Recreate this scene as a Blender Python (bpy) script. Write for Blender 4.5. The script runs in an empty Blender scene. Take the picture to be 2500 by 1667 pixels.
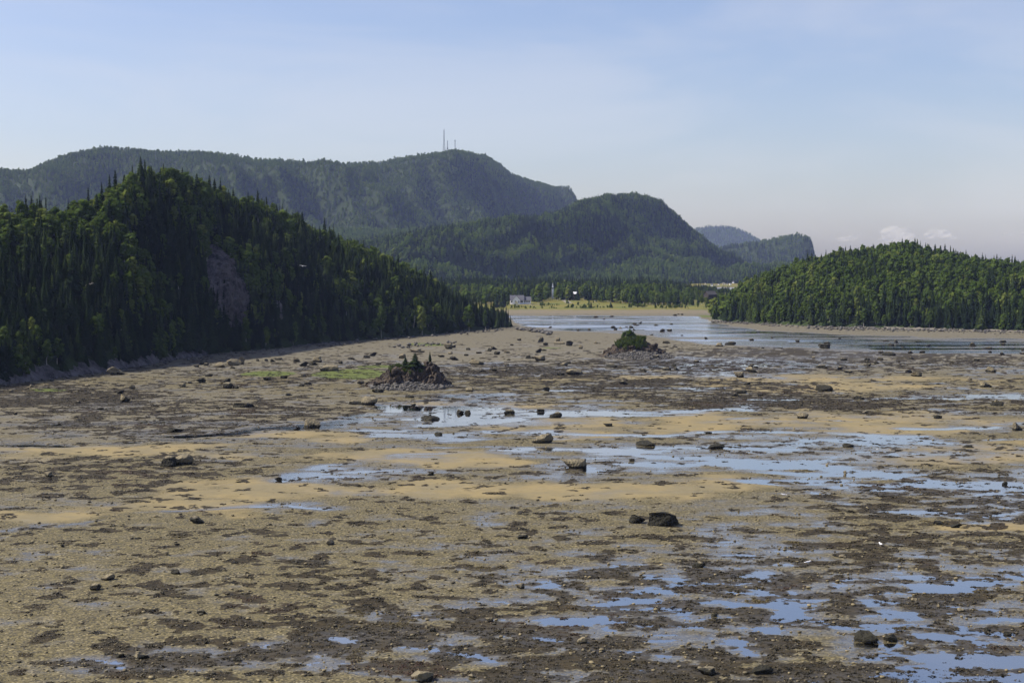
import bpy, bmesh, math, random
import numpy as np
from mathutils import Vector, Matrix

# ------------------------------------------------------------------ camera, sky, sun, exposure
SC = bpy.context.scene
F, CX, CY, YH, H = 3472.0, 1250.0, 833.5, 655.0, 28.0      # photo focal length / centre / horizon in photo pixels, eye height
cam_d = bpy.data.cameras.new('camera'); cam = bpy.data.objects.new('camera', cam_d)
SC.collection.objects.link(cam); SC.camera = cam
cam_d.sensor_width = 36.0; cam_d.lens = 36.0 * F / 2500.0
cam_d.clip_start = 0.5; cam_d.clip_end = 60000
PITCH = math.atan((CY - YH) / F)
cam.location = (0, 0, H); cam.rotation_euler = (math.pi / 2 - PITCH, 0, 0)

SUN_AZ, SUN_EL = math.radians(-86), math.radians(47)       # azimuth from +Y towards +X
S_DIR = Vector((math.sin(SUN_AZ) * math.cos(SUN_EL), math.cos(SUN_AZ) * math.cos(SUN_EL), math.sin(SUN_EL)))
world = bpy.data.worlds.new('World'); SC.world = world; world.use_nodes = True
wn = world.node_tree; wn.nodes.clear()
sky = wn.nodes.new('ShaderNodeTexSky'); sky.sky_type = 'NISHITA'; sky.sun_disc = False
sky.sun_elevation = SUN_EL; sky.sun_rotation = SUN_AZ
sky.altitude = 0; sky.air_density = 1.0; sky.dust_density = 1.5; sky.ozone_density = 3.0
bg = wn.nodes.new('ShaderNodeBackground'); bg.inputs['Strength'].default_value = 0.108
wo = wn.nodes.new('ShaderNodeOutputWorld')
hsv = wn.nodes.new('ShaderNodeHueSaturation'); hsv.inputs['Hue'].default_value = 0.503; hsv.inputs['Saturation'].default_value = 1.0
tint = wn.nodes.new('ShaderNodeMix'); tint.data_type = 'RGBA'; tint.blend_type = 'MULTIPLY'; tint.inputs[0].default_value = 1.0; tint.inputs[7].default_value = (1.03, 0.955, 1.03, 1)
wn.links.new(sky.outputs[0], tint.inputs[6]); wn.links.new(tint.outputs[2], hsv.inputs['Color'])
tc = wn.nodes.new('ShaderNodeTexCoord'); mpg = wn.nodes.new('ShaderNodeMapping'); mpg.inputs['Scale'].default_value = (1.2, 1.2, 5.0); mpg.inputs['Rotation'].default_value = (0, 0.18, 0)
nz_ = wn.nodes.new('ShaderNodeTexNoise'); nz_.inputs['Scale'].default_value = 2.6; nz_.inputs['Detail'].default_value = 5; nz_.inputs['Roughness'].default_value = 0.55; nz_.inputs['Distortion'].default_value = 0.6
rg_ = wn.nodes.new('ShaderNodeMapRange'); rg_.interpolation_type = 'SMOOTHSTEP'; rg_.inputs[1].default_value = 0.40; rg_.inputs[2].default_value = 0.72; rg_.inputs[4].default_value = 0.28
mxs = wn.nodes.new('ShaderNodeMix'); mxs.data_type = 'RGBA'; mxs.inputs[7].default_value = (5.0, 5.05, 5.5, 1)
wn.links.new(tc.outputs['Generated'], mpg.inputs[0]); wn.links.new(mpg.outputs[0], nz_.inputs['Vector']); wn.links.new(nz_.outputs[0], rg_.inputs[0])
wn.links.new(rg_.outputs[0], mxs.inputs[0]); wn.links.new(hsv.outputs[0], mxs.inputs[6]); wn.links.new(mxs.outputs[2], bg.inputs[0]); wn.links.new(bg.outputs[0], wo.inputs[0])
sun_d = bpy.data.lights.new('sun', 'SUN'); sun_d.energy = 5.0; sun_d.angle = math.radians(0.5); sun_d.color = (1.0, 0.94, 0.84)
sun = bpy.data.objects.new('sun', sun_d); SC.collection.objects.link(sun)
sun.rotation_euler = S_DIR.to_track_quat('Z', 'Y').to_euler(); sun.location = (0, 0, 500)
SC.view_settings.view_transform = 'Standard'; SC.view_settings.look = 'None'
SC.view_settings.exposure = 0.5; SC.view_settings.gamma = 1.0
SC.render.engine = 'CYCLES'
SC.cycles.use_denoising = True
SC.cycles.max_bounces = 6; SC.cycles.diffuse_bounces = 2; SC.cycles.glossy_bounces = 2
SC.cycles.transparent_max_bounces = 24; SC.cycles.volume_bounces = 0
SC.cycles.use_adaptive_sampling = False

# ------------------------------------------------------------------ helpers
RNG = np.random.default_rng(7); random.seed(7)
cp, sp = math.cos(PITCH), math.sin(PITCH)
def ray(px, py):
    a, b = (px - CX) / F, -(py - CY) / F
    return Vector((a, cp + b * sp, -sp + b * cp))
def ground(px, py, z=0.0):                      # the place on level z that the photo shows at a pixel
    r = ray(px, py); t = (z - H) / r.z
    return Vector((r.x * t, r.y * t, z))
def at_depth(px, py, d):
    r = ray(px, py); t = d / r.y
    return Vector((r.x * t, d, H + r.z * t))
def project(p):                                 # (n,3) -> photo pixels
    p = np.asarray(p, float); x, y, z = p[:, 0], p[:, 1], p[:, 2] - H
    d = y * cp - z * sp; up = y * sp + z * cp
    return CX + F * x / d, CY - F * up / d, d

_P = np.random.default_rng(11).permutation(512); _P = np.concatenate([_P, _P])
_G = np.random.default_rng(12).normal(size=(512, 3)); _G /= np.linalg.norm(_G, axis=1)[:, None]
def noise3(x, y, z):
    x, y, z = np.broadcast_arrays(np.asarray(x, float), y, z)
    xi, yi, zi = np.floor(x).astype(int), np.floor(y).astype(int), np.floor(z).astype(int)
    xf, yf, zf = x - xi, y - yi, z - zi
    u, v, w = [t * t * t * (t * (t * 6 - 15) + 10) for t in (xf, yf, zf)]
    def c(i, j, k):
        g = _G[_P[_P[_P[(xi + i) & 511] + ((yi + j) & 511)] + ((zi + k) & 511)]]
        return g[..., 0] * (xf - i) + g[..., 1] * (yf - j) + g[..., 2] * (zf - k)
    def L(a, b, t): return a + (b - a) * t
    return 1.7 * L(L(L(c(0,0,0), c(1,0,0), u), L(c(0,1,0), c(1,1,0), u), v),
                   L(L(c(0,0,1), c(1,0,1), u), L(c(0,1,1), c(1,1,1), u), v), w)
def noise2(x, y, seed=0.0):                      # the slice z = seed, cheaper than 3D
    x = np.asarray(x, float); y = np.asarray(y, float)
    xi, yi = np.floor(x).astype(int), np.floor(y).astype(int)
    xf, yf = x - xi, y - yi; s = int(seed * 37) & 511
    u, v = [t * t * t * (t * (t * 6 - 15) + 10) for t in (xf, yf)]
    def c(i, j):
        h = _P[_P[((xi + i) & 511)] + ((yi + j + s) & 511)]
        a = h * (2 * math.pi / 512)
        return np.cos(a) * (xf - i) + np.sin(a) * (yf - j)
    a = c(0, 0) + (c(1, 0) - c(0, 0)) * u; b = c(0, 1) + (c(1, 1) - c(0, 1)) * u
    return 1.5 * (a + (b - a) * v)
def fbm2(x, y, wl, octv=4, gain=0.5, seed=0.0):
    r, a, tot = 0, 1.0, 0
    for o in range(octv):
        r = r + a * noise2(x / wl + o * 17.3, y / wl + o * 9.1, seed + o); tot += a; a *= gain; wl *= 0.5
    return r / tot
def fbm3(p, wl, octv=4, gain=0.5):
    r, a, tot = 0, 1.0, 0
    for o in range(octv):
        r = r + a * noise3(p[:, 0] / wl + 5.2 * o, p[:, 1] / wl + 3.7 * o, p[:, 2] / wl + 1.3 * o); tot += a; a *= gain; wl *= 0.5
    return r / tot
def sstep(a, b, x): t = np.clip((x - a) / (b - a), 0, 1); return t * t * (3 - 2 * t)

COL = SC.collection
def mesh_np(name, verts, faces, mat=None, smooth=False):
    me = bpy.data.meshes.new(name)
    verts = np.asarray(verts, np.float32)
    if isinstance(faces, np.ndarray):
        n, k = faces.shape
        me.vertices.add(len(verts)); me.vertices.foreach_set('co', verts.ravel())
        me.loops.add(n * k); me.loops.foreach_set('vertex_index', faces.astype(np.int32).ravel())
        me.polygons.add(n); me.polygons.foreach_set('loop_start', np.arange(0, n * k, k, dtype=np.int32))
        me.update(calc_edges=True); me.validate()
    else:
        me.from_pydata([tuple(v) for v in verts], [], faces)
    if mat: me.materials.append(mat)
    if smooth: me.polygons.foreach_set('use_smooth', np.ones(len(me.polygons), bool))
    me.update()
    return me
def obj(name, me, parent=None, loc=None, rotz=None, scale=None):
    o = bpy.data.objects.new(name, me); COL.objects.link(o)
    if parent is not None: o.parent = parent
    if loc is not None: o.location = loc
    if rotz is not None: o.rotation_euler = (0, 0, rotz)
    if scale is not None: o.scale = scale
    return o
def tag(o, label, cat=None, group=None):
    o['label'] = label
    if cat: o['category'] = cat
    if group: o['group'] = group
    return o
def empty(name, loc, rotz=0.0):
    o = obj(name, None, loc=loc, rotz=rotz); o.empty_display_size = 0.5; return o
def grid_faces(nu, nv):                           # nu x nv vertices, index = i*nv + j
    i, j = np.meshgrid(np.arange(nu - 1), np.arange(nv - 1), indexing='ij'); a = (i * nv + j).ravel()
    return np.stack([a, a + nv, a + nv + 1, a + 1], 1)

class MB:                                         # collects boxes / bars / prisms into one mesh
    def __init__(s): s.v, s.f = [], []
    def add(s, vs, fs):
        b = len(s.v); s.v += [tuple(v) for v in vs]; s.f += [tuple(b + i for i in f) for f in fs]; return s
    def box(s, c, d):
        x, y, z = c; a, b, e = d[0] / 2, d[1] / 2, d[2] / 2
        return s.add([(x + i * a, y + j * b, z + k * e) for i in (-1, 1) for j in (-1, 1) for k in (-1, 1)],
                     [(0, 1, 3, 2), (4, 6, 7, 5), (0, 4, 5, 1), (2, 3, 7, 6), (0, 2, 6, 4), (1, 5, 7, 3)])
    def bar(s, p, q, r0, r1=None, n=5):
        p, q = Vector(p), Vector(q); r1 = r0 if r1 is None else r1
        d = (q - p).normalized(); a = d.orthogonal().normalized(); b = d.cross(a)
        vs = []
        for c, r in ((p, r0), (q, r1)):
            for k in range(n):
                t = 2 * math.pi * k / n; vs.append(c + a * (math.cos(t) * r) + b * (math.sin(t) * r))
        fs = [(k, (k + 1) % n, n + (k + 1) % n, n + k) for k in range(n)] + [tuple(range(n))[::-1], tuple(range(n, 2 * n))]
        return s.add(vs, fs)
    def mesh(s, name, mat, smooth=False):
        return mesh_np(name, s.v, s.f, mat, smooth)

# ------------------------------------------------------------------ materials
class NT:
    def __init__(s, name):
        s.m = bpy.data.materials.new(name); s.m.use_nodes = True; s.t = s.m.node_tree; s.t.nodes.clear()
        s.out = s.n('ShaderNodeOutputMaterial')
    def n(s, typ, **kw):
        nd = s.t.nodes.new(typ)
        for k, v in kw.items(): setattr(nd, k, v)
        return nd
    def l(s, a, b): s.t.links.new(a, b)
    def set(s, sock, v):
        if hasattr(v, 'is_output') or isinstance(v, bpy.types.NodeSocket): s.l(v, sock)
        elif isinstance(v, (tuple, list)) and len(v) == 3 and sock.type == 'RGBA': sock.default_value = (*v, 1)
        else: sock.default_value = v
    def math(s, op, a, b=0.0, clamp=False):
        nd = s.n('ShaderNodeMath', operation=op, use_clamp=clamp); s.set(nd.inputs[0], a); s.set(nd.inputs[1], b); return nd.outputs[0]
    def mix(s, f, a, b, blend='MIX'):
        nd = s.n('ShaderNodeMix', data_type='RGBA', blend_type=blend); s.set(nd.inputs[0], f); s.set(nd.inputs[6], a); s.set(nd.inputs[7], b); return nd.outputs[2]
    def mixf(s, f, a, b):
        nd = s.n('ShaderNodeMix', data_type='FLOAT'); s.set(nd.inputs[0], f); s.set(nd.inputs[2], a); s.set(nd.inputs[3], b); return nd.outputs[0]
    def range(s, v, a, b, c=0.0, d=1.0, smooth=True):
        nd = s.n('ShaderNodeMapRange', interpolation_type='SMOOTHSTEP' if smooth else 'LINEAR')
        s.set(nd.inputs[0], v); nd.inputs[1].default_value, nd.inputs[2].default_value, nd.inputs[3].default_value, nd.inputs[4].default_value = a, b, c, d
        return nd.outputs[0]
    def noise(s, vec, scale, detail=3.0, rough=0.55, dims='3D'):
        nd = s.n('ShaderNodeTexNoise', noise_dimensions=dims); s.l(vec, nd.inputs['Vector'])
        nd.inputs['Scale'].default_value = scale; nd.inputs['Detail'].default_value = detail; nd.inputs['Roughness'].default_value = rough
        return nd.outputs[0]
    def voronoi(s, vec, scale, out='Color'):
        nd = s.n('ShaderNodeTexVoronoi'); s.l(vec, nd.inputs['Vector']); nd.inputs['Scale'].default_value = scale; return nd.outputs[out]
    def attr(s, name, typ='GEOMETRY', out='Fac'):
        return s.n('ShaderNodeAttribute', attribute_name=name, attribute_type=typ).outputs[out]
    def pos(s): return s.n('ShaderNodeNewGeometry').outputs['Position']
    def sep(s, v, i): nd = s.n('ShaderNodeSeparateXYZ'); s.l(v, nd.inputs[0]); return nd.outputs[i]
    def bump(s, h, strength, dist):
        nd = s.n('ShaderNodeBump'); s.l(h, nd.inputs['Height']); nd.inputs['Strength'].default_value = strength; nd.inputs['Distance'].default_value = dist; return nd.outputs[0]
    def principled(s, col, rough=0.8, spec=0.3, normal=None):
        b = s.n('ShaderNodeBsdfPrincipled'); s.set(b.inputs['Base Color'], col); s.set(b.inputs['Roughness'], rough); s.set(b.inputs['Specular IOR Level'], spec)
        if normal is not None: s.l(normal, b.inputs['Normal'])
        return b.outputs[0]
    def done(s, sh, vol=None):
        if sh is not None: s.l(sh, s.out.inputs['Surface'])
        if vol is not None: s.l(vol, s.out.inputs['Volume'])
        return s.m

def plain(name, col, rough=0.7, spec=0.3, var=0.15, scale=2.0):
    m = NT(name); p = m.pos(); n = m.noise(p, scale)
    c = m.mix(n, tuple(x * (1 - var) for x in col), tuple(min(1, x * (1 + var)) for x in col))
    return m.done(m.principled(c, rough, spec))

def foliage(name, dark, light, yellow, trans, clump=0.03):
    m = NT(name); oi = m.n('ShaderNodeObjectInfo')
    n = m.noise(oi.outputs['Location'], clump, 2.0)
    big = m.range(n, 0.35, 0.65)
    c = m.mix(m.math('ADD', m.math('MULTIPLY', oi.outputs['Random'], 0.65), m.math('MULTIPLY', big, 0.35)), dark, light)
    c = m.mix(m.range(oi.outputs['Random'], 0.8, 1.0, 0.0, 0.8), c, yellow)
    p = m.n('ShaderNodeTexCoord').outputs['Object']
    c = m.mix(m.range(m.noise(p, 1.3, 2), 0.3, 0.75, 0.0, 0.4), c, m.mix(0.6, c, dark))
    d = m.n('ShaderNodeBsdfDiffuse'); m.l(c, d.inputs[0])
    t = m.n('ShaderNodeBsdfTranslucent'); m.l(m.mix(0.5, c, yellow), t.inputs[0])
    x = m.n('ShaderNodeMixShader'); x.inputs[0].default_value = trans; m.l(d.outputs[0], x.inputs[1]); m.l(t.outputs[0], x.inputs[2])
    return m.done(x.outputs[0])
M_spruce = foliage('spruce_needles', (0.010, 0.017, 0.009), (0.030, 0.046, 0.016), (0.052, 0.070, 0.022), 0.10)
M_leaf = foliage('birch_leaves', (0.046, 0.078, 0.018), (0.108, 0.152, 0.031), (0.170, 0.195, 0.046), 0.30)
M_leaf_far = foliage('far_birch_leaves', (0.060, 0.100, 0.022), (0.120, 0.175, 0.036), (0.165, 0.200, 0.050), 0.28)
M_bark = plain('bark', (0.10, 0.085, 0.07), 0.9)
M_palebark = plain('pale_bark', (0.38, 0.35, 0.31), 0.9)

def hill_mat():
    m = NT('forest_floor'); p = m.pos(); n = m.noise(p, 0.08, 5)
    c = m.mix(n, (0.014, 0.020, 0.009), (0.040, 0.058, 0.018))
    return m.done(m.principled(c, 0.95, 0.1, m.bump(m.noise(p, 0.5, 4), 0.6, 1.5)))
M_hill = hill_mat()

def rock_mat(name, light, dark, weed, band=None, scale=0.6, streak=None, relief=0.35):
    m = NT(name); w = m.pos()
    if streak:
        mp = m.n('ShaderNodeMapping'); m.l(w, mp.inputs[0]); mp.inputs['Scale'].default_value = streak; mp.inputs['Rotation'].default_value = (0, .25, 0); w = mp.outputs[0]
    n = m.noise(w, scale, 6, 0.6); n2 = m.noise(w, scale * 6, 4, 0.6)
    c = m.mix(m.range(n, 0.3, 0.7), dark, light)
    c = m.mix(m.range(n2, 0.45, 0.75, 0.0, 0.5), c, tuple(x * 1.35 for x in light))
    if band is not None:                          # rockweed and wet algae below the tide mark
        g = m.sep(m.n('ShaderNodeTexCoord').outputs['Generated'], 2)
        t = m.math('ADD', g, m.math('MULTIPLY', m.math('SUBTRACT', m.noise(w, scale * 2.2, 4), 0.5), 0.5))
        lvl = m.attr('weed_line', 'OBJECT')
        c = m.mix(m.range(m.math('SUBTRACT', t, lvl), -0.06, 0.08), m.mix(n2, weed, tuple(x * 2.0 for x in weed)), c)
    return m.done(m.principled(c, 0.85, 0.25, m.bump(m.math('ADD', n, m.math('ADD', m.math('MULTIPLY', n2, 0.5), m.math('MULTIPLY', m.voronoi(w, scale * 3.0, 'Distance'), 0.6))), 0.9, relief)))
M_boulder = rock_mat('boulder_rock', (0.205, 0.172, 0.105), (0.105, 0.090, 0.062), (0.013, 0.012, 0.007), True, 0.9)
M_grey = rock_mat('grey_rock', (0.150, 0.132, 0.130), (0.014, 0.013, 0.014), (0.02, 0.018, 0.012), None, 0.35, (1, 1, .22), 0.9)
M_islet = rock_mat('islet_rock', (0.078, 0.058, 0.040), (0.015, 0.012, 0.010), (0.015, 0.013, 0.01), None, 0.6, None, 0.7)
M_ledge = rock_mat('shore_ledge_rock', (0.22, 0.195, 0.16), (0.075, 0.07, 0.06), (0.02, 0.018, 0.012), None, 0.35)
M_rubble = rock_mat('rubble_stone', (0.15, 0.14, 0.125), (0.045, 0.042, 0.040), (0.02, 0.018, 0.012), None, 0.8)

def flat_mat():
    m = NT('tidal_flat_bed'); p = m.pos(); z = m.sep(p, 2)
    sand, weed, algae, mud = m.attr('sand'), m.attr('weed'), m.attr('algae'), m.attr('mud')
    v = m.voronoi(p, 6.5); vs = m.sep(v, 0); n1 = m.noise(p, 0.9, 5, 0.65); n2 = m.noise(p, 0.12, 4)
    grav = m.mix(vs, (0.042, 0.036, 0.019), (0.165, 0.136, 0.062))
    grav = m.mix(m.range(m.sep(v, 1), 0.80, 0.95), grav, (0.24, 0.20, 0.11))
    grav = m.mix(m.range(m.sep(v, 2), 0.82, 0.95), grav, (0.03, 0.028, 0.022))
    grav = m.mix(m.range(n1, 0.4, 0.7, 0, 0.45), grav, (0.070, 0.063, 0.047))
    sandc = m.mix(m.range(n2, 0.35, 0.65), (0.175, 0.145, 0.080), (0.225, 0.175, 0.082))
    sandc = m.mix(m.range(n1, 0.45, 0.75, 0, 0.45), sandc, (0.120, 0.100, 0.062))
    mudc = m.mix(m.range(n1, 0.3, 0.7), (0.150, 0.133, 0.090), (0.096, 0.085, 0.058))
    c = m.mix(sand, grav, sandc); c = m.mix(mud, c, mudc)
    wc = m.mix(m.range(n1, 0.3, 0.7), (0.015, 0.012, 0.006), (0.045, 0.034, 0.016))
    c = m.mix(m.range(m.math('ADD', weed, m.math('MULTIPLY', m.math('SUBTRACT', n1, 0.5), 0.55)), 0.42, 0.60), c, wc)
    c = m.mix(m.range(m.math('ADD', algae, m.math('MULTIPLY', m.math('SUBTRACT', m.noise(p, 0.35, 4), 0.5), 0.6)), 0.42, 0.58), c, (0.085, 0.105, 0.022))
    wet = m.range(m.math('ADD', z, m.math('MULTIPLY', m.math('SUBTRACT', n1, 0.5), 0.07)), 0.010, 0.090, 1.0, 0.0)
    wet = m.math('MULTIPLY', wet, m.math('SUBTRACT', 1.0, m.math('MULTIPLY', weed, 0.6)))
    c = m.mix(m.math('MULTIPLY', wet, 0.42), c, (0.05, 0.045, 0.035))
    rough = m.mixf(wet, 0.92, 0.15)
    bh = m.math('ADD', m.math('MULTIPLY', vs, m.math('SUBTRACT', 1.0, sand)), m.math('MULTIPLY', n1, 0.8))
    bn = m.n('ShaderNodeBump'); m.l(bh, bn.inputs['Height']); bn.inputs['Distance'].default_value = 0.12
    m.set(bn.inputs['Strength'], m.mixf(wet, 0.55, 0.05))
    return m.done(m.principled(c, rough, m.mixf(wet, 0.2, 0.9), bn.outputs[0]))
M_flat = flat_mat()

def water_mat(name, tint, far):
    m = NT(name); p = m.pos()
    mp = m.n('ShaderNodeMapping'); m.l(p, mp.inputs[0]); mp.inputs['Scale'].default_value = (1, 1, 1)
    h = m.noise(mp.outputs[0], 1.6, 3, 0.6)
    mp.inputs['Scale'].default_value = (0.35, 1, 1) if far else (1, 1, 1)
    ps = m.n('ShaderNodeMapping'); m.l(p, ps.inputs[0]); ps.inputs['Scale'].default_value = (0.25, 1, 1)
    patch = m.range(m.noise(ps.outputs[0] if far else p, 0.05 if far else 0.02, 4, 0.6), 0.38, 0.56)
    if far == 'pool':                               # lee of the sunlit hill lies calm
        patch = m.math('MULTIPLY', patch, m.range(m.math('ADD', m.sep(p, 0), m.math('MULTIPLY', m.noise(p, 0.02, 3), 60.0)), 110.0, 170.0, 1.0, 0.45))
    b = m.n('ShaderNodeBump'); m.l(h, b.inputs['Height']); b.inputs['Distance'].default_value = 0.05 if not far else 0.12
    m.set(b.inputs['Strength'], m.mixf(patch, 0.03, 0.10 if not far else 0.9))
    g = m.n('ShaderNodeBsdfGlossy'); g.inputs['Color'].default_value = (1, .98, .94, 1)
    m.set(g.inputs['Roughness'], m.mixf(patch, 0.03, 0.12 if not far else 0.28)); m.l(b.outputs[0], g.inputs['Normal'])
    t = m.n('ShaderNodeBsdfTransparent'); t.inputs[0].default_value = (*tint, 1)
    fr = m.n('ShaderNodeFresnel'); fr.inputs['IOR'].default_value = 1.5
    x = m.n('ShaderNodeMixShader'); m.l(m.range(fr.outputs[0], 0.0, 1.0, 0.52, 1.0, False), x.inputs[0]); m.l(t.outputs[0], x.inputs[1]); m.l(g.outputs[0], x.inputs[2])
    return m.done(x.outputs[0])
M_pool = water_mat('pool_water', (0.62, 0.60, 0.52), False)
M_bay = water_mat('bay_water', (0.55, 0.55, 0.50), 'pool')
M_sea = water_mat('sea_water', (0.25, 0.30, 0.32), True)

def weed_mat():
    m = NT('rockweed'); oi = m.n('ShaderNodeObjectInfo'); p = m.pos()
    c = m.mix(oi.outputs['Random'], (0.013, 0.011, 0.005), (0.044, 0.034, 0.014))
    c = m.mix(m.range(m.noise(oi.outputs['Location'], 0.12, 3), 0.58, 0.72, 0, 0.7), c, (0.110, 0.082, 0.020))
    c = m.mix(m.range(m.noise(oi.outputs['Location'], 0.07, 2), 0.55, 0.7, 0, 0.5), c, (0.070, 0.034, 0.018))
    return m.done(m.principled(c, 0.6, 0.3))
M_weed = weed_mat()
def pebble_mat():
    m = NT('beach_stone'); oi = m.n('ShaderNodeObjectInfo')
    c = m.mix(oi.outputs['Random'], (0.04, 0.036, 0.026), (0.22, 0.18, 0.10))
    return m.done(m.principled(c, 0.8, 0.25))
M_pebble = pebble_mat()
def meadow_mat():
    m = NT('spit_ground'); p = m.pos(); z = m.sep(p, 2); n = m.noise(p, 0.05, 4); n1 = m.noise(p, 0.3, 4)
    g = m.mix(m.range(n, 0.35, 0.65), (0.165, 0.138, 0.036), (0.090, 0.105, 0.028))
    g = m.mix(m.range(n1, 0.5, 0.75, 0, 0.6), g, (0.060, 0.085, 0.025))
    zz = m.math('ADD', z, m.math('MULTIPLY', m.math('SUBTRACT', n1, 0.5), 0.8))
    c = m.mix(m.range(zz, 0.9, 1.3), m.mix(n1, (0.175, 0.148, 0.098), (0.12, 0.104, 0.072)), g)
    return m.done(m.principled(c, 0.95, 0.1, m.bump(n1, 0.5, 0.6)))
M_meadow = meadow_mat()
M_grass = foliage('islet_grass', (0.040, 0.065, 0.015), (0.075, 0.105, 0.022), (0.110, 0.115, 0.030), 0.25)
M_white = plain('white_siding', (0.90, 0.89, 0.90), 0.7, 0.3, 0.04)
M_roof = plain('grey_shingles', (0.085, 0.085, 0.10), 0.85)
M_brownroof = plain('brown_shingles', (0.055, 0.050, 0.050), 0.85)
M_log = plain('dark_log_wall', (0.030, 0.024, 0.021), 0.85)
M_pane = plain('dark_window_glass', (0.03, 0.035, 0.045), 0.15, 0.6)
M_steel = plain('galvanised_steel', (0.09, 0.09, 0.10), 0.6)
M_path = plain('gravel_path', (0.21, 0.19, 0.15), 0.95)
M_yellow = plain('cream_paint', (0.70, 0.62, 0.42), 0.7)
M_gull = plain('gull_feathers', (0.75, 0.75, 0.77), 0.7, 0.2, 0.03)

# ------------------------------------------------------------------ the tidal flat
def pix_of(x, y):                                # photo place of a point on the level flat
    d = y * cp + H * sp
    return CX + F * x / d, CY - F * (y * sp - H * cp) / d
def seg_dist(u, v, pts, ky=6.0):
    best = np.full(np.shape(u), 1e9)
    for (a, b), (c, d) in zip(pts[:-1], pts[1:]):
        dx, dy = c - a, (d - b) * ky; px, py = u - a, (v - b) * ky
        t = np.clip((px * dx + py * dy) / (dx * dx + dy * dy), 0, 1)
        best = np.minimum(best, np.hypot(px - t * dx, py - t * dy))
    return best / ky
def ell(u, v, cu, cv, ru, rv): return np.clip(1.15 - ((u - cu) / ru) ** 2 - ((v - cv) / rv) ** 2, 0, 1)
CHANNELS = [
    ([(-300, 1105), (0, 1093), (200, 1085), (400, 1064), (600, 1056), (740, 1047)], 6, 0.085),
    ([(740, 1047), (800, 1044), (900, 1042), (1010, 1060), (1150, 1078), (1300, 1094), (1500, 1106), (1700, 1122), (1900, 1140), (2100, 1165), (2300, 1192), (2500, 1212), (2800, 1240)], 11, 0.125),
    ([(780, 1046), (900, 1015), (960, 998), (1100, 1004), (1300, 1008), (1500, 1012), (1700, 1001), (1850, 985), (1950, 978)], 7, 0.13),
    ([(1180, 1060), (1400, 1062), (1650, 1056), (1900, 1063), (2100, 1058), (2350, 1049), (2560, 1046)], 5, 0.10),
    ([(1180, 968), (1330, 958), (1460, 950), (1600, 944), (1750, 948)], 3.5, 0.09),
    ([(2060, 974), (2250, 972), (2380, 968), (2600, 975)], 4, 0.09),
    ([(830, 1040), (1000, 1050), (1080, 1035), (1210, 1026), (1330, 1012)], 5, 0.10),
    ([(700, 1180), (860, 1140), (1010, 1115), (1150, 1100)], 6, 0.06),
    ([(1450, 1130), (1650, 1142), (1850, 1165), (2000, 1190), (2200, 1230), (2600, 1290)], 8, 0.08),
    ([(-100, 1310), (100, 1285), (300, 1280), (520, 1265), (700, 1245), (820, 1240)], 6, 0.06),
    ([(900, 975), (1000, 985), (1100, 972), (1250, 975)], 3, 0.06),
    ([(1650, 1030), (1800, 1022), (2000, 1028), (2200, 1042)], 4, 0.06),
    ([(2150, 1065), (2300, 1075), (2600, 1085)], 4, 0.06),
]
SAND = [(650, 1200, 380, 52), (300, 1255, 480, 34), (1230, 1195, 560, 48), (1000, 1110, 480, 34), (1950, 1035, 800, 44), (2350, 1110, 420, 45),
        (1450, 1048, 420, 34), (1130, 988, 260, 12), (2420, 1290, 190, 30), (250, 1105, 520, 22), (1700, 1180, 420, 34), (2100, 945, 480, 16), (1850, 925, 800, 12), (2350, 880, 250, 10), (700, 1065, 320, 12)]
WEED = [(80, 965, 320, 34, .34), (380, 1010, 560, 52, .26), (1260, 930, 400, 32, .24), (1150, 900, 300, 12, .16), (1750, 958, 380, 40, .28), (1900, 990, 300, 20, .20), (2250, 990, 380, 30, .22),
        (2000, 880, 640, 36, .22), (1950, 1540, 850, 190, .24), (1050, 1610, 620, 90, .18), (300, 1140, 420, 36, .22), (250, 1180, 320, 40, .16), (2300, 1220, 420, 60, .26), (2350, 1330, 300, 60, .20),
        (1850, 1340, 420, 70, .16), (1000, 1480, 350, 60, .08), (350, 1620, 350, 50, .10), (560, 1070, 150, 20, .10), (1350, 1170, 500, 50, .06), (1500, 1440, 300, 70, .14), (2100, 1700, 900, 90, .2), (700, 930, 200, 20, .12), (1100, 868, 520, 34, .10), (650, 905, 420, 34, .12), (1500, 900, 420, 26, .14), (2250, 862, 520, 30, .16), (1750, 850, 300, 20, .10), (550, 1440, 800, 200, .06), (650, 1590, 600, 90, .10)]
POOLS = [(2400, 1540, 280, 170, -.065), (1450, 1590, 460, 120, -.045), (2000, 1600, 450, 130, -.030), (830, 1580, 380, 90, -.045), (1900, 1460, 420, 90, -.028), (2450, 1220, 180, 70, -.06), (1950, 1380, 380, 120, -.035), (2400, 1400, 260, 70, -.05),
         (1300, 1480, 500, 110, -.025), (400, 1630, 450, 60, -.03), (1200, 1010, 380, 45, -.05), (2000, 1110, 600, 60, -.05), (350, 1060, 500, 40, -.03), (1750, 900, 260, 34, -.05), (2250, 1010, 400, 26, -.03), (900, 1160, 200, 20, -.03), (1250, 1165, 500, 40, -.02), (1250, 870, 900, 40, -.045), (2200, 870, 600, 30, -.06), (1300, 1500, 1400, 200, -.012), (1700, 1080, 1000, 110, -.006), (500, 1560, 700, 120, -.018), (600, 1620, 600, 70, -.03), (150, 1430, 400, 120, -.02)]
FAR_U = np.array([600, 1230, 1262, 1300, 1400, 1500, 1600, 1700, 1760, 1850, 2000, 2150, 2300, 2500, 3000])
FAR_TOP = np.array([768, 768, 768, 768, 768, 768, 769, 770, 788, 803, 812, 818, 822, 826, 832])
FAR_BOT = np.array([768, 768, 796, 804, 812, 817, 826, 842, 850, 852, 856, 862, 866, 868, 872])
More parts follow.
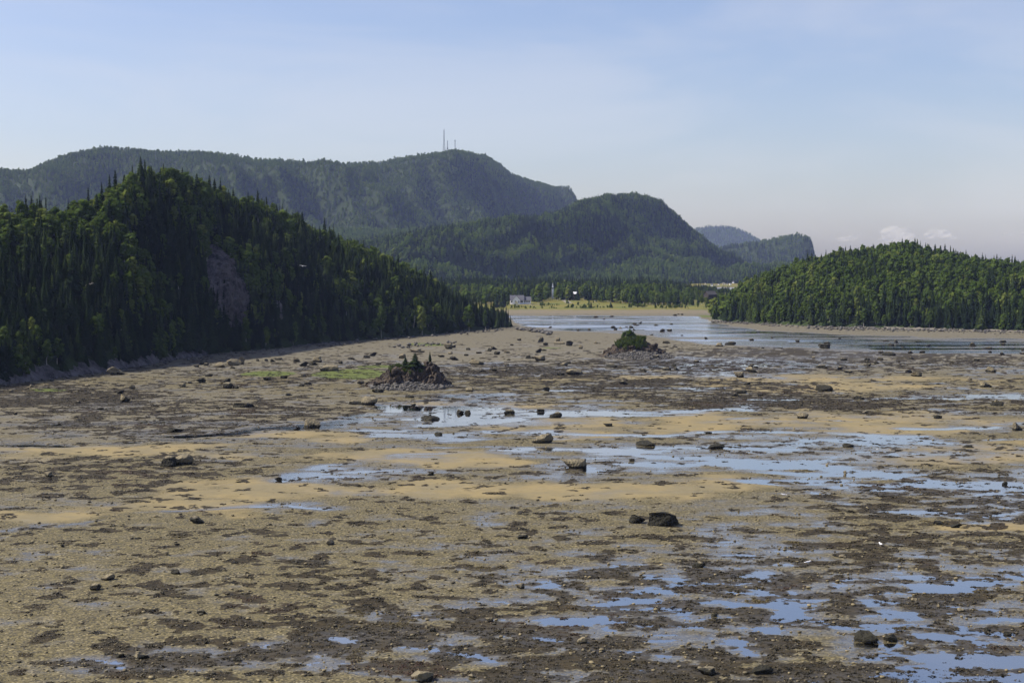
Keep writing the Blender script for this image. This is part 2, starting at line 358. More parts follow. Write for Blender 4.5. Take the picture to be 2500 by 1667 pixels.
def fields(x, y):
    u0, v0 = pix_of(x, y)
    dist = y
    w1 = fbm2(x, y, 26, 3, 0.5, 3); w2 = fbm2(x, y, 26, 3, 0.5, 5)
    w3 = fbm2(x, y, 14, 4, 0.6, 31)
    ppm = (v0 - YH) / H                              # photo pixels per metre across; along depth it is ppm*ppm*H/F
    u = u0 + w1 * 12 * ppm; v = v0 + w2 * 14 * ppm * ppm * H / F
    lvl = np.full(np.shape(x), 0.070)
    lvl = lvl + 0.05 * sstep(1500, 300, u) * sstep(1240, 1330, v)
    lvl = lvl + 0.05 * sstep(905, 870, v0)
    for cu, cv, ru, rv, s in POOLS: lvl = lvl + s * ell(u, v, cu, cv, ru, rv)
    sand = np.zeros(np.shape(x))
    for e in SAND: sand = np.maximum(sand, sstep(0.48, 1.05, ell(u, v, *e) + 1.0 * w3))
    near = sstep(1180, 1300, v0); mid = sstep(950, 985, v0) * (1 - near)
    n_a = (1 - near) * fbm2(x * (1 - 0.5 * mid), y, 9.0, 5, 0.58, 1) + near * fbm2(x * 0.62, y, 3.9, 5, 0.56, 61); n_b = fbm2(x, y, 30.0, 4, 0.5, 2)
    n_w = fbm2(x * 0.7, y, 3.8, 5, 0.64, 8)
    amp = 0.125 * (1 - 0.45 * sand) * (1 - 0.5 * sstep(905, 870, v0))
    h = lvl + amp * n_a + 0.05 * n_b + 0.02 * sand
    chn = fbm2(x * 0.30, y, 6.0, 4, 0.6, 71); cut = np.zeros(np.shape(x))
    for pts, hw, dep in CHANNELS:
        d = seg_dist(u, v, pts) / (hw * 1.05)
        cut = np.maximum(cut, dep * np.exp(-(d * 0.95) ** 2))
    h = h - cut * (0.66 + 2.3 * chn)
    top = np.interp(u0, FAR_U, FAR_TOP) + w2 * 3; bot = np.interp(u0, FAR_U, FAR_BOT) + w1 * 6
    inside = sstep(0, 1, np.minimum((v0 - top) / 4.0, (bot - v0) / 7.0)) * (FAR_BOT.max() > 0)
    lee = sstep(1720, 1800, u0)
    h = h * (1 - 0.8 * inside) - inside * ((0.022 - 0.012 * lee) + 0.05 * n_b + 0.13 * fbm2(x * 0.16, y, 16.0, 4, .6, 81))
    weedb = np.full(np.shape(x), -0.20) - 0.05 * sstep(900, 860, v0)
    for cu, cv, ru, rv, s in WEED: weedb = weedb + s * sstep(0, 0.8, ell(u, v, cu, cv, ru, rv))
    wn_ = n_w * 0.88 + 0.14 * fbm2(x, y, 18, 3, 0.5, 21)
    weed = sstep(-0.06, 0.16, wn_ + weedb) * (1 - 0.8 * inside)
    tuf = fbm2(x, y, 3.4, 3, 0.6, 41) + 0.35 * fbm2(x, y, 40, 2, 0.5, 43)
    weed = np.maximum(weed, sstep(0.20, 0.38, tuf) * (1 - inside) * sstep(790, 860, v0))
    weed = weed * (1 - 0.35 * sand * sstep(0.35, 0.0, weedb))
    h = h + 0.03 * weed * sstep(700, 200, dist)
    algae = np.maximum.reduce([ell(u0 + w1 * 30, v0 + w2 * 4, *e) for e in
        ((662, 914, 78, 8.5), (860, 914, 118, 15), (930, 897, 70, 5), (1345, 851, 32, 2.5), (120, 953, 60, 5), (1050, 842, 60, 3), (1730, 772, 25, 3))])
    h = h + algae * 0.05
    mud = np.maximum(sstep(930, 895, v0), 0.6 * ell(u, v, 350, 1010, 700, 70))
    mud = np.clip(mud, 0, 1)
    return h, sand, weed, algae, mud

ys = [96.0 * 0.93]
while ys[-1] < 980: ys.append(ys[-1] + min(1.7 * ys[-1] ** 2 / (F * H), 4.0))
ys = np.array(ys)
ts = np.linspace(-0.43, 0.43, 1100)
TT, YY = np.meshgrid(ts, ys, indexing='ij')
XX = TT * YY
hh, f_sand, f_weed, f_algae, f_mud = fields(XX, YY)
me = mesh_np('tidal_flat', np.stack([XX.ravel(), YY.ravel(), hh.ravel()], 1), grid_faces(len(ts), len(ys)), M_flat, True)
for nm, arr in (('sand', f_sand), ('weed', f_weed), ('algae', f_algae), ('mud', f_mud)):
    a = me.attributes.new(nm, 'FLOAT', 'POINT'); a.data.foreach_set('value', arr.ravel().astype(np.float32))
flat = obj('tidal_flat', me); flat['kind'] = 'structure'; tag(flat, 'sandy gravel tidal flat with weed and pools at low tide')

def sheet(name, x0, x1, y0, y1, z, mat, n=2):
    gx, gy = np.meshgrid(np.linspace(x0, x1, n), np.linspace(y0, y1, n), indexing='ij')
    o = obj(name, mesh_np(name, np.stack([gx.ravel(), gy.ravel(), np.full(n * n, z)], 1), grid_faces(n, n), mat)); o['kind'] = 'structure'; return o
XB, Y0B, Y1B = 5200, -400, 9000
tag(sheet('ground', -XB, XB, Y0B, Y1B, -3.0, M_hill, 2), 'level ground under the bay and hills')
tag(sheet('tide_pool_water', -480, 480, 80, 440, 0.0, M_pool), 'shallow still water lying in pools and channels on the flat')
tag(sheet('bay_water', -480, 480, 440, 985, 0.0, M_bay), 'wide shallow pool of the inner bay before the far spit')
tag(sheet('sea', -XB + 50, XB - 50, 1300, Y1B - 50, 0.0, M_sea), 'strip of open sea beyond the wooded spit')

# ------------------------------------------------------------------ hills
def loft(base, crest, nu, nv_front, nv_back, prof, back=1.3, z_back=-2.5, wob=0.0, wob_wl=60, seed=0, gully=0.0, gully_wl=100, skew=0.6):
    """base, crest: lists of Vectors; surface from the foot over the crest and down behind"""
    n = len(base); t = np.linspace(0, n - 1, nu)
    B = np.stack([np.interp(t, range(n), [p[k] for p in base]) for k in range(3)], 1)
    C = np.stack([np.interp(t, range(n), [p[k] for p in crest]) for k in range(3)], 1)
    k = max(1, nu // (n * 3)); ker = np.ones(2 * k + 1) / (2 * k + 1)
    def sm(A): return np.stack([np.convolve(np.pad(A[:, i], k, 'edge'), ker, 'valid') for i in range(3)], 1)
    B, C = sm(B), sm(C)
    if wob: C[:, 2] += (0.0016 * np.abs(C[:, 1]).mean()) * noise2(np.cumsum(np.hypot(*np.gradient(C[:, :2], axis=0).T)) / (wob_wl * .35), 0 * C[:, 0] + seed, 3) * sstep(3, 20, C[:, 2])
    vf = np.linspace(0, 1, nv_front); vb = np.linspace(0, 1, nv_back + 1)[1:]
    rows = []
    for v in vf:
        P = B + (C - B) * v; P[:, 2] = B[:, 2] + (C[:, 2] - B[:, 2]) * prof(v); rows.append(P)
    D = C + (C - B) * back; D[:, 2] = z_back
    for v in vb:
        P = C + (D - C) * v; P[:, 2] = C[:, 2] + (D[:, 2] - C[:, 2]) * (v ** 1.5 * (2 - v) if v < 1 else 1); rows.append(P)
    G = np.stack(rows, 1)                            # nu, nv, 3
    if wob:
        w = fbm2(G[..., 0] + seed * 91, G[..., 1] + seed * 57, wob_wl, 4, 0.5, seed)
        r = 1 - 2 * np.abs(fbm2(G[..., 0] + seed * 31, G[..., 1], wob_wl * 1.3, 3, 0.5, seed + 4))
        vv = np.concatenate([vf, 1 + vb])[None, :]
        fade = np.where(vv <= 1, np.sin(np.pi * np.clip(vv, 0, 1)) ** 0.7 * sstep(1.0, 0.7, vv), np.sin(np.pi * np.clip(vv - 1, 0, 1)) * 0.7)
        G[..., 2] += (w * 0.6 + (r - 0.5) * 0.7) * wob * fade
        if gully:
            a_ = (G[..., 0] - skew * G[..., 1]); gg = 1 - 2 * np.abs(fbm2(a_, G[..., 1] * 0.22, gully_wl, 3, 0.55, seed + 8))
            G[..., 2] += gully * (gg - 0.5) * fade; G[..., 1] -= gully * 0.9 * (gg - 0.5) * fade
    return G
def hill_obj(name, G, label):
    nu, nv = G.shape[:2]
    o = obj(name, mesh_np(name, G.reshape(-1, 3), grid_faces(nu, nv), M_hill, True)); o['kind'] = 'structure'; tag(o, label); return o

TREE_H = 9.0
def crest_pt(px, py, d, th):                         # ground under the tree tops that make the skyline
    p = at_depth(px, py, d); p.z = max(p.z - th, 0.4); return p
# near wooded hill with the cliff (in shade)
LB = [(-500, 1010), (-350, 985), (0, 939), (120, 924), (220, 912), (330, 895), (430, 877), (540, 862), (680, 851), (800, 837), (930, 828), (1040, 819), (1120, 811), (1190, 804), (1236, 800), (1246, 799)]
LC = [(-520, 545, 60), (-300, 520, 75), (0, 506, 85), (130, 502, 80), (210, 486, 72), (300, 425, 66), (370, 402, 62), (450, 415, 62), (570, 470, 62), (690, 505, 62), (800, 560, 60), (930, 616, 56), (1050, 680, 50), (1130, 728, 40), (1200, 762, 22), (1240, 785, 8)]
bL = [ground(*p) for p in LB]; cL = [crest_pt(c[0], c[1], b.y + c[2], 7.5) for c, b in zip(LC, bL)]
GL = loft(bL, cL, 200, 40, 20, lambda v: v ** 0.85 * (1.25 - 0.25 * v), 1.6, -2.5, 4.0, 22, 1)
hill_obj('wooded_hill', GL, 'steep shaded wooded hill with a bare cliff beside the flat')
# low wooded hill across the pool (sunlit)
RB = [(1736, 783), (1742, 784), (1790, 787), (1860, 791), (1950, 796), (2030, 799), (2120, 801), (2210, 803), (2300, 805), (2400, 807), (2500, 810), (2700, 818), (2950, 828)]
RC = [(1742, 770, 6), (1765, 722, 40), (1808, 688, 80), (1880, 660, 120), (1960, 632, 150), (2040, 611, 170), (2120, 601, 185), (2210, 588, 195), (2285, 602, 195), (2370, 625, 190), (2460, 634, 180), (2640, 645, 160), (2850, 650, 150)]
bR = [ground(*p) for p in RB]; cR = [crest_pt(c[0], c[1], b.y + c[2], 7.5) for c, b in zip(RC, bR)]
GR = loft(bR, cR, 170, 46, 20, lambda v: v ** 0.8 * (1.3 - 0.3 * v), 1.0, -2.5, 7.0, 45, 2)
hill_obj('wooded_hill', GR, 'low rounded sunlit wooded hill across the pool')
# domed hill with the steep face behind the spit
CC = [(640, 640), (760, 618), (850, 598), (960, 577), (1060, 556), (1148, 538), (1222, 527), (1290, 529), (1340, 529), (1370, 511), (1413, 488), (1467, 477), (1520, 471), (1584, 478), (1616, 494), (1642, 521), (1680, 553), (1711, 585), (1754, 617), (1807, 652), (1860, 680), (1900, 690)]
CC = [(a, b, float(np.interp(a, [640, 1060, 1290, 1340, 1400, 1640, 1900], [1900, 1980, 2200, 2350, 2480, 3000, 3200]))) for a, b in CC]
CB = [(c[0] + (30 if c[0] < 1300 else 55), c[1], float(np.interp(c[0], [640, 1000, 1290, 1640, 1900], [1560, 1620, 1830, 2150, 2350]))) for c in CC]
cC = [crest_pt(a, b, d, 8) for a, b, d in CC]; bC = [Vector(((b[0] - CX) / F * b[2], b[2], 4.0)) for b in CB]
GC = loft(bC, cC, 260, 60, 16, lambda v: 0.36 * v ** 1.1 + 0.64 * sstep(0.42, 0.90, v), 0.9, -2.5, 34.0, 150, 3, 46.0, 130, 0.5)
hill_obj('domed_hill', GC, 'domed hill with a steep blue shaded face behind the spit')
# low green foothill
FC = [(480, 640, 2500), (600, 600, 2550), (760, 562, 2600), (850, 553, 2620), (950, 560, 2620), (1040, 553, 2600), (1150, 545, 2600), (1300, 560, 2600)]
cF = [crest_pt(a, b, d, 8) for a, b, d in FC]; bF = [Vector(((a - CX) / F * 2120, 2120, 8.0)) for a, b, d in FC]
GF = loft(bF, cF, 130, 30, 10, lambda v: v ** 0.9, 0.5, 20, 18.0, 120, 4)
hill_obj('foothill', GF, 'pale green low foothill under the mountain')
# the mountain with the masts
MC = [(-420, 470), (-250, 440), (-100, 410), (0, 411), (32, 418), (64, 417), (106, 399), (170, 374), (244, 358), (298, 358), (404, 366), (500, 371), (574, 376), (638, 387), (723, 388), (797, 401), (840, 400), (914, 390), (989, 384), (1047, 371), (1095, 366), (1148, 368), (1188, 377), (1212, 392), (1238, 416), (1276, 435), (1318, 443), (1361, 459), (1392, 483), (1450, 530), (1560, 600), (1700, 660)]
def mdep(px): return float(np.interp(px, [-400, 0, 250, 600, 800, 1100, 1240, 1400, 1700], [2800, 2850, 2900, 3050, 3150, 3500, 3900, 4300, 4500]))
cM = [crest_pt(a, b, mdep(a), 8) for a, b in MC]
bM = [Vector(((a + 90 - CX) / F * (mdep(a) - 640), mdep(a) - 640, 40.0)) for a, b in MC]
GM = loft(bM, cM, 420, 90, 14, lambda v: 0.6 * v ** 1.1 + 0.4 * sstep(0.45, 0.92, v), 0.8, -2.5, 100.0, 320, 5, 70.0, 230, -0.4)
hill_obj('mountain', GM, 'long wooded mountain ridge carrying three radio masts')
# cape with the sheer end, and the far blue mountain
KC = [(1560, 668), (1640, 640), (1720, 611), (1765, 603), (1807, 594), (1860, 586), (1900, 578), (1945, 571), (1966, 573), (1980, 584), (1987, 615), (1993, 650), (2002, 690)]
cK = [crest_pt(a, b, 3900, 8) for a, b in KC]; bK = [Vector(((a - 10 - CX) / F * 3620, 3620, 1.0)) for a, b in KC]
GK = loft(bK, cK, 150, 46, 10, lambda v: 0.45 * v + 0.55 * sstep(0.45, 0.8, v), 0.8, -2.5, 24.0, 150, 6)
hill_obj('cape', GK, 'flat topped wooded cape ending in a sheer cliff')
BC = [(1450, 640), (1560, 600), (1640, 574), (1690, 562), (1722, 552), (1754, 550), (1796, 556), (1828, 568), (1855, 586), (1920, 625), (2020, 655), (2120, 662)]
cB = [crest_pt(a, b, 7200, 4) for a, b in BC]; bB = [Vector(((a - CX) / F * 6500, 6500, 0.0)) for a, b in BC]
GB = loft(bB, cB, 120, 40, 10, lambda v: v ** 0.9, 0.6, -2.5, 60.0, 500, 7)
hill_obj('mountain', GB, 'hazy blue far mountain between the domed hill and the cape')
# wooded spit with the meadow
sx = np.linspace(-420, 260, 120); sy = np.concatenate([np.linspace(862, 1010, 44), np.linspace(1020, 1420, 50)])
SX, SY = np.meshgrid(sx, sy, indexing='ij')
def spit_z(x, y):
    z = np.interp(y, [862, 880, 920, 945, 1000, 1040, 1120, 1250, 1330, 1400, 1420], [-0.5, 0.15, 1.0, 1.6, 2.3, 3.2, 5.5, 8.0, 6.0, -0.5, -2.0])
    e = sstep(255, 175, x) * sstep(-420, -330, x)
    return z * e - 2 * (1 - e) + 0.25 * fbm2(x, y, 30, 3, 0.5, 9)
SZ = spit_z(SX, SY)
spit = obj('spit', mesh_np('spit', np.stack([SX, SY, SZ], 2).reshape(-1, 3), grid_faces(len(sx), len(sy)), M_meadow, True)); spit['kind'] = 'structure'
tag(spit, 'low spit of sand beach and yellow meadow below the far wood')
# village land strip under the domed hill
vx = np.linspace(180, 520, 40); vy = np.linspace(1900, 2140, 24); VX, VY = np.meshgrid(vx, vy, indexing='ij')
def village_z(x, y): return np.interp(y, [1900, 1985, 2075, 2090, 2140], [-0.8, 0.3, 0.8, 1.6, 5.0]) - 2.2 * sstep(268, 300, x) * sstep(2078, 2060, y)
vs_o = obj('village_shore', mesh_np('village_shore', np.stack([VX, VY, village_z(VX, VY)], 2).reshape(-1, 3), grid_faces(40, 24), M_meadow, True)); vs_o['kind'] = 'structure'
tag(vs_o, 'low sandy shore carrying the far village')

# ------------------------------------------------------------------ trees
def spruce_crown(seed, h, r, tiers, br, ragged=0.25, bare=0.06):
    rg = random.Random(seed); v, f = [], []
    for t in range(tiers):
        q = (t + rg.random() * 0.6) / tiers
        z = h * (bare + (1 - bare) * q)
        rad = r * (1 - q) ** 0.85 * (1 + ragged * (rg.random() - 0.5) * 2) + 0.05 * r
        n = max(4, int(br * (1 - 0.45 * q)))
        a0 = rg.random() * 6.28
        for k in range(n):
            a = a0 + 6.283 * (k + 0.5 * rg.random()) / n; L = rad * (0.75 + 0.5 * rg.random())
            dx, dy = math.cos(a), math.sin(a); wd = L * (0.32 + 0.15 * rg.random()) + 0.08
            dr = L * (0.30 + 0.25 * rg.random()); th = h / tiers * 0.9
            b = len(v)
            v += [(0.05 * dx, 0.05 * dy, z + th * 0.9), (dx * L * .55 - dy * wd, dy * L * .55 + dx * wd, z - dr * .55),
                  (dx * L, dy * L, z - dr), (dx * L * .55 + dy * wd, dy * L * .55 - dx * wd, z - dr * .6), (dx * L * .6, dy * L * .6, z + th * 0.35)]
            f += [(b, b + 1, b + 4), (b + 1, b + 2, b + 4), (b + 4, b + 2, b + 3), (b, b + 4, b + 3)]
    b = len(v); v += [(0, 0, h * 1.03), (.06 * r, .1 * r, h * .93), (-.1 * r, 0, h * .93), (.06 * r, -.1 * r, h * .93)]
    f += [(b, b + 1, b + 2), (b, b + 2, b + 3), (b, b + 3, b + 1)]
    return v, f
_bm = bmesh.new(); bmesh.ops.create_icosphere(_bm, subdivisions=1, radius=1.0); _bm.verts.ensure_lookup_table()
_LUMP_V = [tuple(q.co) for q in _bm.verts]; _LUMP_F = [tuple(q.index for q in t.verts) for t in _bm.faces]; _bm.free()
def leaf_crown(seed, h, r, clumps, per, size, base=0.28, solid=True):
    rg = random.Random(seed); v, f = [], []
    cs = []
    for c in range(clumps):
        q = (c + rg.random()) / clumps; z = h * (base + (0.95 - base) * q)
        env = r * math.sqrt(max(0.05, math.sin(math.pi * min(0.97, 0.16 + 0.80 * q)))) * (0.72 + 0.3 * (1 - q))
        a = rg.random() * 6.283; d = env * math.sqrt(rg.random()) * 0.78
        cs.append((d * math.cos(a), d * math.sin(a), z, r * (0.26 + 0.2 * rg.random())))
    for x, y, z, cr in cs:
        if solid:
            b = len(v)
            for q in _LUMP_V: k2 = cr * rg.uniform(.62, 1.0); v.append((x + q[0] * k2, y + q[1] * k2, z + q[2] * k2 * .85))
            f += [tuple(b + i for i in t) for t in _LUMP_F]
        for k in range(per):
            d = Vector((rg.gauss(0, 1), rg.gauss(0, 1), rg.gauss(0.25, 0.9))).normalized()
            p = Vector((x, y, z)) + d * cr * (0.65 + 0.4 * rg.random())
            n = (d + 0.38 * Vector((rg.gauss(0, 1), rg.gauss(0, 1), rg.gauss(0, 1)))).normalized()
            a = n.orthogonal().normalized(); a = Matrix.Rotation(rg.random() * 6.28, 3, n) @ a; b2 = n.cross(a)
            s = size * (0.6 + 0.8 * rg.random()); b = len(v)
            v += [tuple(p - a * s), tuple(p + b2 * s * .7 - a * .2 * s), tuple(p + a * s + n * .15 * s), tuple(p - b2 * s * .7)]
            f.append((b, b + 1, b + 2, b + 3))
    return v, f
def trunk_mesh(name, seed, h, r, mat, limbs):
    rg = random.Random(seed); m = MB(); p = Vector((0, 0, -0.6)); segs = 4
    for k in range(segs):
        q = Vector((rg.gauss(0, .012 * h), rg.gauss(0, .012 * h), h * (k + 1) / segs * 0.93))
        m.bar(p, q, r * (1 - 0.8 * k / segs), r * (1 - 0.8 * (k + 1) / segs), 6); p = q
    for k in range(limbs):
        z = h * rg.uniform(.3, .75); a = rg.random() * 6.28; L = h * rg.uniform(.12, .25)
        m.bar((0, 0, z), (math.cos(a) * L, math.sin(a) * L, z + L * .8), r * .35, r * .1, 4)
    return m.mesh(name, mat)
SPR, LEF, SPR_FAR, LEF_FAR = [], [], [], []
for k in range(4):
    h, r = 9.0, (1.35, 1.6, 1.15, 1.45)[k]
    SPR.append((mesh_np('spruce_crown', *spruce_crown(100 + k, h, r, (20, 18, 22, 17)[k], 8, 0.3), M_spruce), trunk_mesh('spruce_trunk', k, h, .13, M_bark, 0)))
for k in range(4):
    h, r = 7.5, (2.1, 1.7, 2.4, 1.9)[k]
    LEF.append((mesh_np('leaf_crown', *leaf_crown(200 + k, h, r, 30, 14, 0.24, (.22, .3, .2, .25)[k]), M_leaf), trunk_mesh('leaf_trunk', 40 + k, h * .85, .11, M_palebark, 5)))
for k in range(3):
    SPR_FAR.append(mesh_np('far_spruce', *spruce_crown(300 + k, 9.0, 1.5, 8, 6, 0.3), M_spruce))
    LEF_FAR.append(mesh_np('far_leaf', *leaf_crown(330 + k, 7.5, 2.2, 12, 4, 0.45, .15), M_leaf_far))

def template_collection(name, meshes):
    c = bpy.data.collections.new(name)
    for k, me in enumerate(meshes):
        o = bpy.data.objects.new('%s_%02d' % (name, k), me); c.objects.link(o)
    return c
def joined(pair):                                   # crown and trunk of a template in one mesh (for the mass of the wood)
    bm = bmesh.new(); bm.from_mesh(pair[0]); n = len(bm.faces); bm.from_mesh(pair[1]); bm.faces.ensure_lookup_table()
    for fc in list(bm.faces)[n:]: fc.material_index = 1
    me = bpy.data.meshes.new('tree'); bm.to_mesh(me); bm.free(); me.materials.append(pair[0].materials[0]); me.materials.append(pair[1].materials[0]); return me
C_NEAR = template_collection('wood_near', [joined(p) for p in SPR] + [joined(p) for p in LEF])        # 0-3 spruce, 4-7 broadleaf
C_FAR = template_collection('wood_far', SPR_FAR + LEF_FAR)                                             # 0-2 spruce, 3-5 broadleaf

def scatter(name, pts, rot, scl, idx, coll, label, tilt=None):
    me = bpy.data.meshes.new(name); n = len(pts)
    me.vertices.add(n); me.vertices.foreach_set('co', np.asarray(pts, np.float32).ravel())
    a = me.attributes.new('rot', 'FLOAT_VECTOR', 'POINT')
    r3 = np.zeros((n, 3), np.float32); r3[:, 2] = rot
    if tilt is not None: r3[:, :2] = tilt
    a.data.foreach_set('vector', r3.ravel())
    a = me.attributes.new('scl', 'FLOAT_VECTOR', 'POINT'); a.data.foreach_set('vector', np.asarray(scl, np.float32).ravel())
    a = me.attributes.new('idx', 'INT', 'POINT'); a.data.foreach_set('value', np.asarray(idx, np.int32))
    me.update()
    o = obj(name, me); o['kind'] = 'stuff'; tag(o, label)
    g = bpy.data.node_groups.new(name + '_scatter', 'GeometryNodeTree')
    g.interface.new_socket('Geometry', in_out='INPUT', socket_type='NodeSocketGeometry'); g.interface.new_socket('Geometry', in_out='OUTPUT', socket_type='NodeSocketGeometry')
    N = g.nodes.new; gi, go = N('NodeGroupInput'), N('NodeGroupOutput'); ip = N('GeometryNodeInstanceOnPoints'); ci = N('GeometryNodeCollectionInfo')
    ci.inputs['Collection'].default_value = coll; ci.inputs['Separate Children'].default_value = True; ci.inputs['Reset Children'].default_value = True
    def na(nm, t): x = N('GeometryNodeInputNamedAttribute'); x.data_type = t; x.inputs['Name'].default_value = nm; return x.outputs['Attribute']
    L = g.links.new
    L(gi.outputs[0], ip.inputs['Points']); L(ci.outputs[0], ip.inputs['Instance']); ip.inputs['Pick Instance'].default_value = True
    L(na('idx', 'INT'), ip.inputs['Instance Index']); L(na('rot', 'FLOAT_VECTOR'), ip.inputs['Rotation']); L(na('scl', 'FLOAT_VECTOR'), ip.inputs['Scale'])
    L(ip.outputs[0], go.inputs[0])
    md = o.modifiers.new('scatter', 'NODES'); md.node_group = g
    return o

def sample_grid(G, density, jmax=None):
    """random points over a lofted surface, evenly by area; density in points per square metre"""
    nu, nv = G.shape[:2]; jm = nv - 1 if jmax is None else min(jmax, nv - 1)
    A, B, C, D = G[:-1, :jm], G[1:, :jm], G[1:, 1:jm + 1], G[:-1, 1:jm + 1]
    ar = 0.5 * (np.abs((B - A)[..., 0] * (D - A)[..., 1] - (B - A)[..., 1] * (D - A)[..., 0]) + np.abs((B - C)[..., 0] * (D - C)[..., 1] - (B - C)[..., 1] * (D - C)[..., 0]))
    sl = 0.5 * (np.linalg.norm(np.cross(B - A, D - A), axis=-1) + np.linalg.norm(np.cross(B - C, D - C), axis=-1))
    ar = 0.4 * ar + 0.6 * sl
    n = RNG.poisson(ar * density); idx = np.repeat(np.arange(ar.size), n.ravel())
    i, j = np.unravel_index(idx, ar.shape); s, t = RNG.random(len(idx))[:, None], RNG.random(len(idx))[:, None]
    P = A[i, j] * (1 - s) * (1 - t) + B[i, j] * s * (1 - t) + C[i, j] * s * t + D[i, j] * (1 - s) * t
    return P, (j + t[:, 0])
def in_frame(P, pad=140):
    u, v, d = project(P); return (u > -pad) & (u < 2500 + pad)

CLIFF = [(506, 640), (514, 598), (536, 612), (548, 650), (572, 690), (590, 745), (584, 790), (555, 800), (522, 775), (502, 705)]
def in_poly(u, v, poly):
    r = np.zeros(len(u), bool); n = len(poly)
    for k in range(n):
        (x1, y1), (x2, y2) = poly[k], poly[(k + 1) % n]
        c = ((y1 > v) != (y2 > v)) & (u < (x2 - x1) * (v - y1) / (y2 - y1 + 1e-9) + x1); r ^= c
    return r
IND = {'spruce': [], 'leaf': []}                    # trees that become things of their own: (pos, rot, scale, variant, zone)
def plant_near(G, density, zone, spruce_bias, jmax, label, hscale=1.0, take=(0, 0)):
    P, tv = sample_grid(G, density, jmax); keep = in_frame(P) & (P[:, 2] > 0.25)
    u, v, d = project(P)
    if zone == 'shaded': keep &= ~(in_poly(u, v + 10, CLIFF) & (RNG.random(len(u)) < .84))
    P, tv, d = P[keep], tv[keep], d[keep]
    frac = tv / jmax
    nz = fbm2(P[:, 0], P[:, 1], 38, 3, 0.5, 13) + spruce_bias(frac, P)
    sp = (nz + 0.30 * RNG.standard_normal(len(P))) > 0
    n = len(P); var = RNG.integers(0, 4, n)
    hs = np.where(sp, RNG.normal(0.86, 0.28, n), RNG.normal(0.90, 0.24, n)).clip(0.35, 1.5) * hscale
    ws = hs * RNG.normal(1.12, 0.2, n).clip(.7, 1.6)
    rot = RNG.random(n) * 6.283
    P[:, 2] -= 0.15
    ind = np.zeros(n, bool)
    for kind, msk, cnt in (('spruce', sp, take[0]), ('leaf', ~sp, take[1])):
        c = np.where(msk)[0]; size = hs[c] / d[c] * np.where(frac[c] < 1.0, 1, 0)
        c = c[np.argsort(-size)][:cnt]; ind[c] = True
        for k in c: IND[kind].append((P[k], rot[k], (ws[k], ws[k], hs[k]), int(var[k]), zone, frac[k]))
    r = ~ind
    scatter(label[0], P[r], rot[r], np.stack([ws, ws, hs], 1)[r], np.where(sp, var, var + 4)[r], C_NEAR, label[1])
plant_near(GL, 0.22, 'shaded', lambda f, P: 0.34 - 0.68 * sstep(0.50, 0.92, f) + 0.05 * sstep(0.3, 0.0, f), 46, ('hillside_wood', 'dense spruce and birch wood on the steep shaded hill'), 0.86, (170, 130))
plant_near(GR, 0.17, 'sunlit', lambda f, P: -0.26 + 0.40 * sstep(0.30, 0.02, f) + 0.30 * sstep(230, 300, P[:, 0]) * sstep(0.3, 0.8, f), 52, ('hillside_wood', 'mixed green wood on the low sunlit hill'), 0.84, (70, 100))
def plant_far(G, density, name, label, bias, jmax, hs0=1.0, pad=120):
    P, tv = sample_grid(G, density, jmax); k = in_frame(P, pad) & (P[:, 2] > 0.5); P, tv = P[k], tv[k]; n = len(P)
    sp = (fbm2(P[:, 0], P[:, 1], 160, 4, 0.6, 14) + bias(tv / jmax, P) + 0.25 * RNG.standard_normal(n)) > 0
    hs = RNG.normal(1.0, 0.2, n).clip(.5, 1.6) * hs0; ws = hs * np.where(sp, 1.1, 1.15)
    scatter(name, P, RNG.random(n) * 6.283, np.stack([ws, ws, hs], 1), np.where(sp, 0, 3) + RNG.integers(0, 3, n), C_FAR, label)
plant_far(GC, 0.045, 'domed_hill_wood', 'spruce and birch wood covering the domed hill', lambda f, P: -0.14 + 0.25 * sstep(.4, .8, f) - 0.4 * sstep(.85, 1.0, f), 64)
plant_far(GF, 0.04, 'foothill_wood', 'pale green wood on the low foothill', lambda f, P: -0.3, 32)
plant_far(GM, 0.024, 'mountain_wood', 'blue green wood covering the mountain with the masts', lambda f, P: -0.48, 93, 1.1)
plant_far(GK, 0.022, 'cape_wood', 'hazy wood on the cape with the sheer end', lambda f, P: 0.05, 48, 1.25)
plant_far(GB, 0.009, 'far_mountain_wood', 'faint blue wood on the farthest mountain', lambda f, P: 0.0, 42, 1.4)
# wood on the spit behind the meadow
def spit_wood():
    n0 = 9000; x = RNG.uniform(-330, 190, n0); y = RNG.uniform(985, 1330, n0)
    z = spit_z(x, y); P = np.stack([x, y, z], 1); u, v, d = project(P)
    front = np.interp(u, [1000, 1200, 1232, 1246, 1300, 1310, 1350, 1420, 1470, 1540, 1640, 1740], [1000, 985, 1000, 1046, 1046, 1040, 1070, 1058, 1034, 1005, 985, 978]) + 8 * fbm2(x, y, 20, 2, .5, 4)
    k = (y > front) & (z > 1.0) & (RNG.random(n0) < 0.8)
    for (pu, r, y0, y1) in ((1349, 4, 1070, 1092), (1404, 3, 1074, 1082), (1734, 7, 1015, 1042)): k &= ~((np.abs(u - pu) < r) & (y < y1) & (y > y0))
    P, y, u = P[k], y[k], u[k]; n = len(P)
    sp = (fbm2(P[:, 0], P[:, 1], 40, 3, .5, 15) - 0.22 + 0.25 * RNG.standard_normal(n) + 0.5 * sstep(1080, 1180, y)) > 0
    hs = RNG.normal(1.08, .2, n).clip(.5, 1.5) * np.where(sp, 1.05, 1.0) * np.interp(u, [1600, 1690, 1740], [1, .62, .45])
    ws = hs * 1.1
    scatter('spit_wood', P, RNG.random(n) * 6.283, np.stack([ws, ws, hs], 1), np.where(sp, 0, 4) + RNG.integers(0, 4, n), C_NEAR, 'dark mixed wood along the spit behind the meadow')
spit_wood()
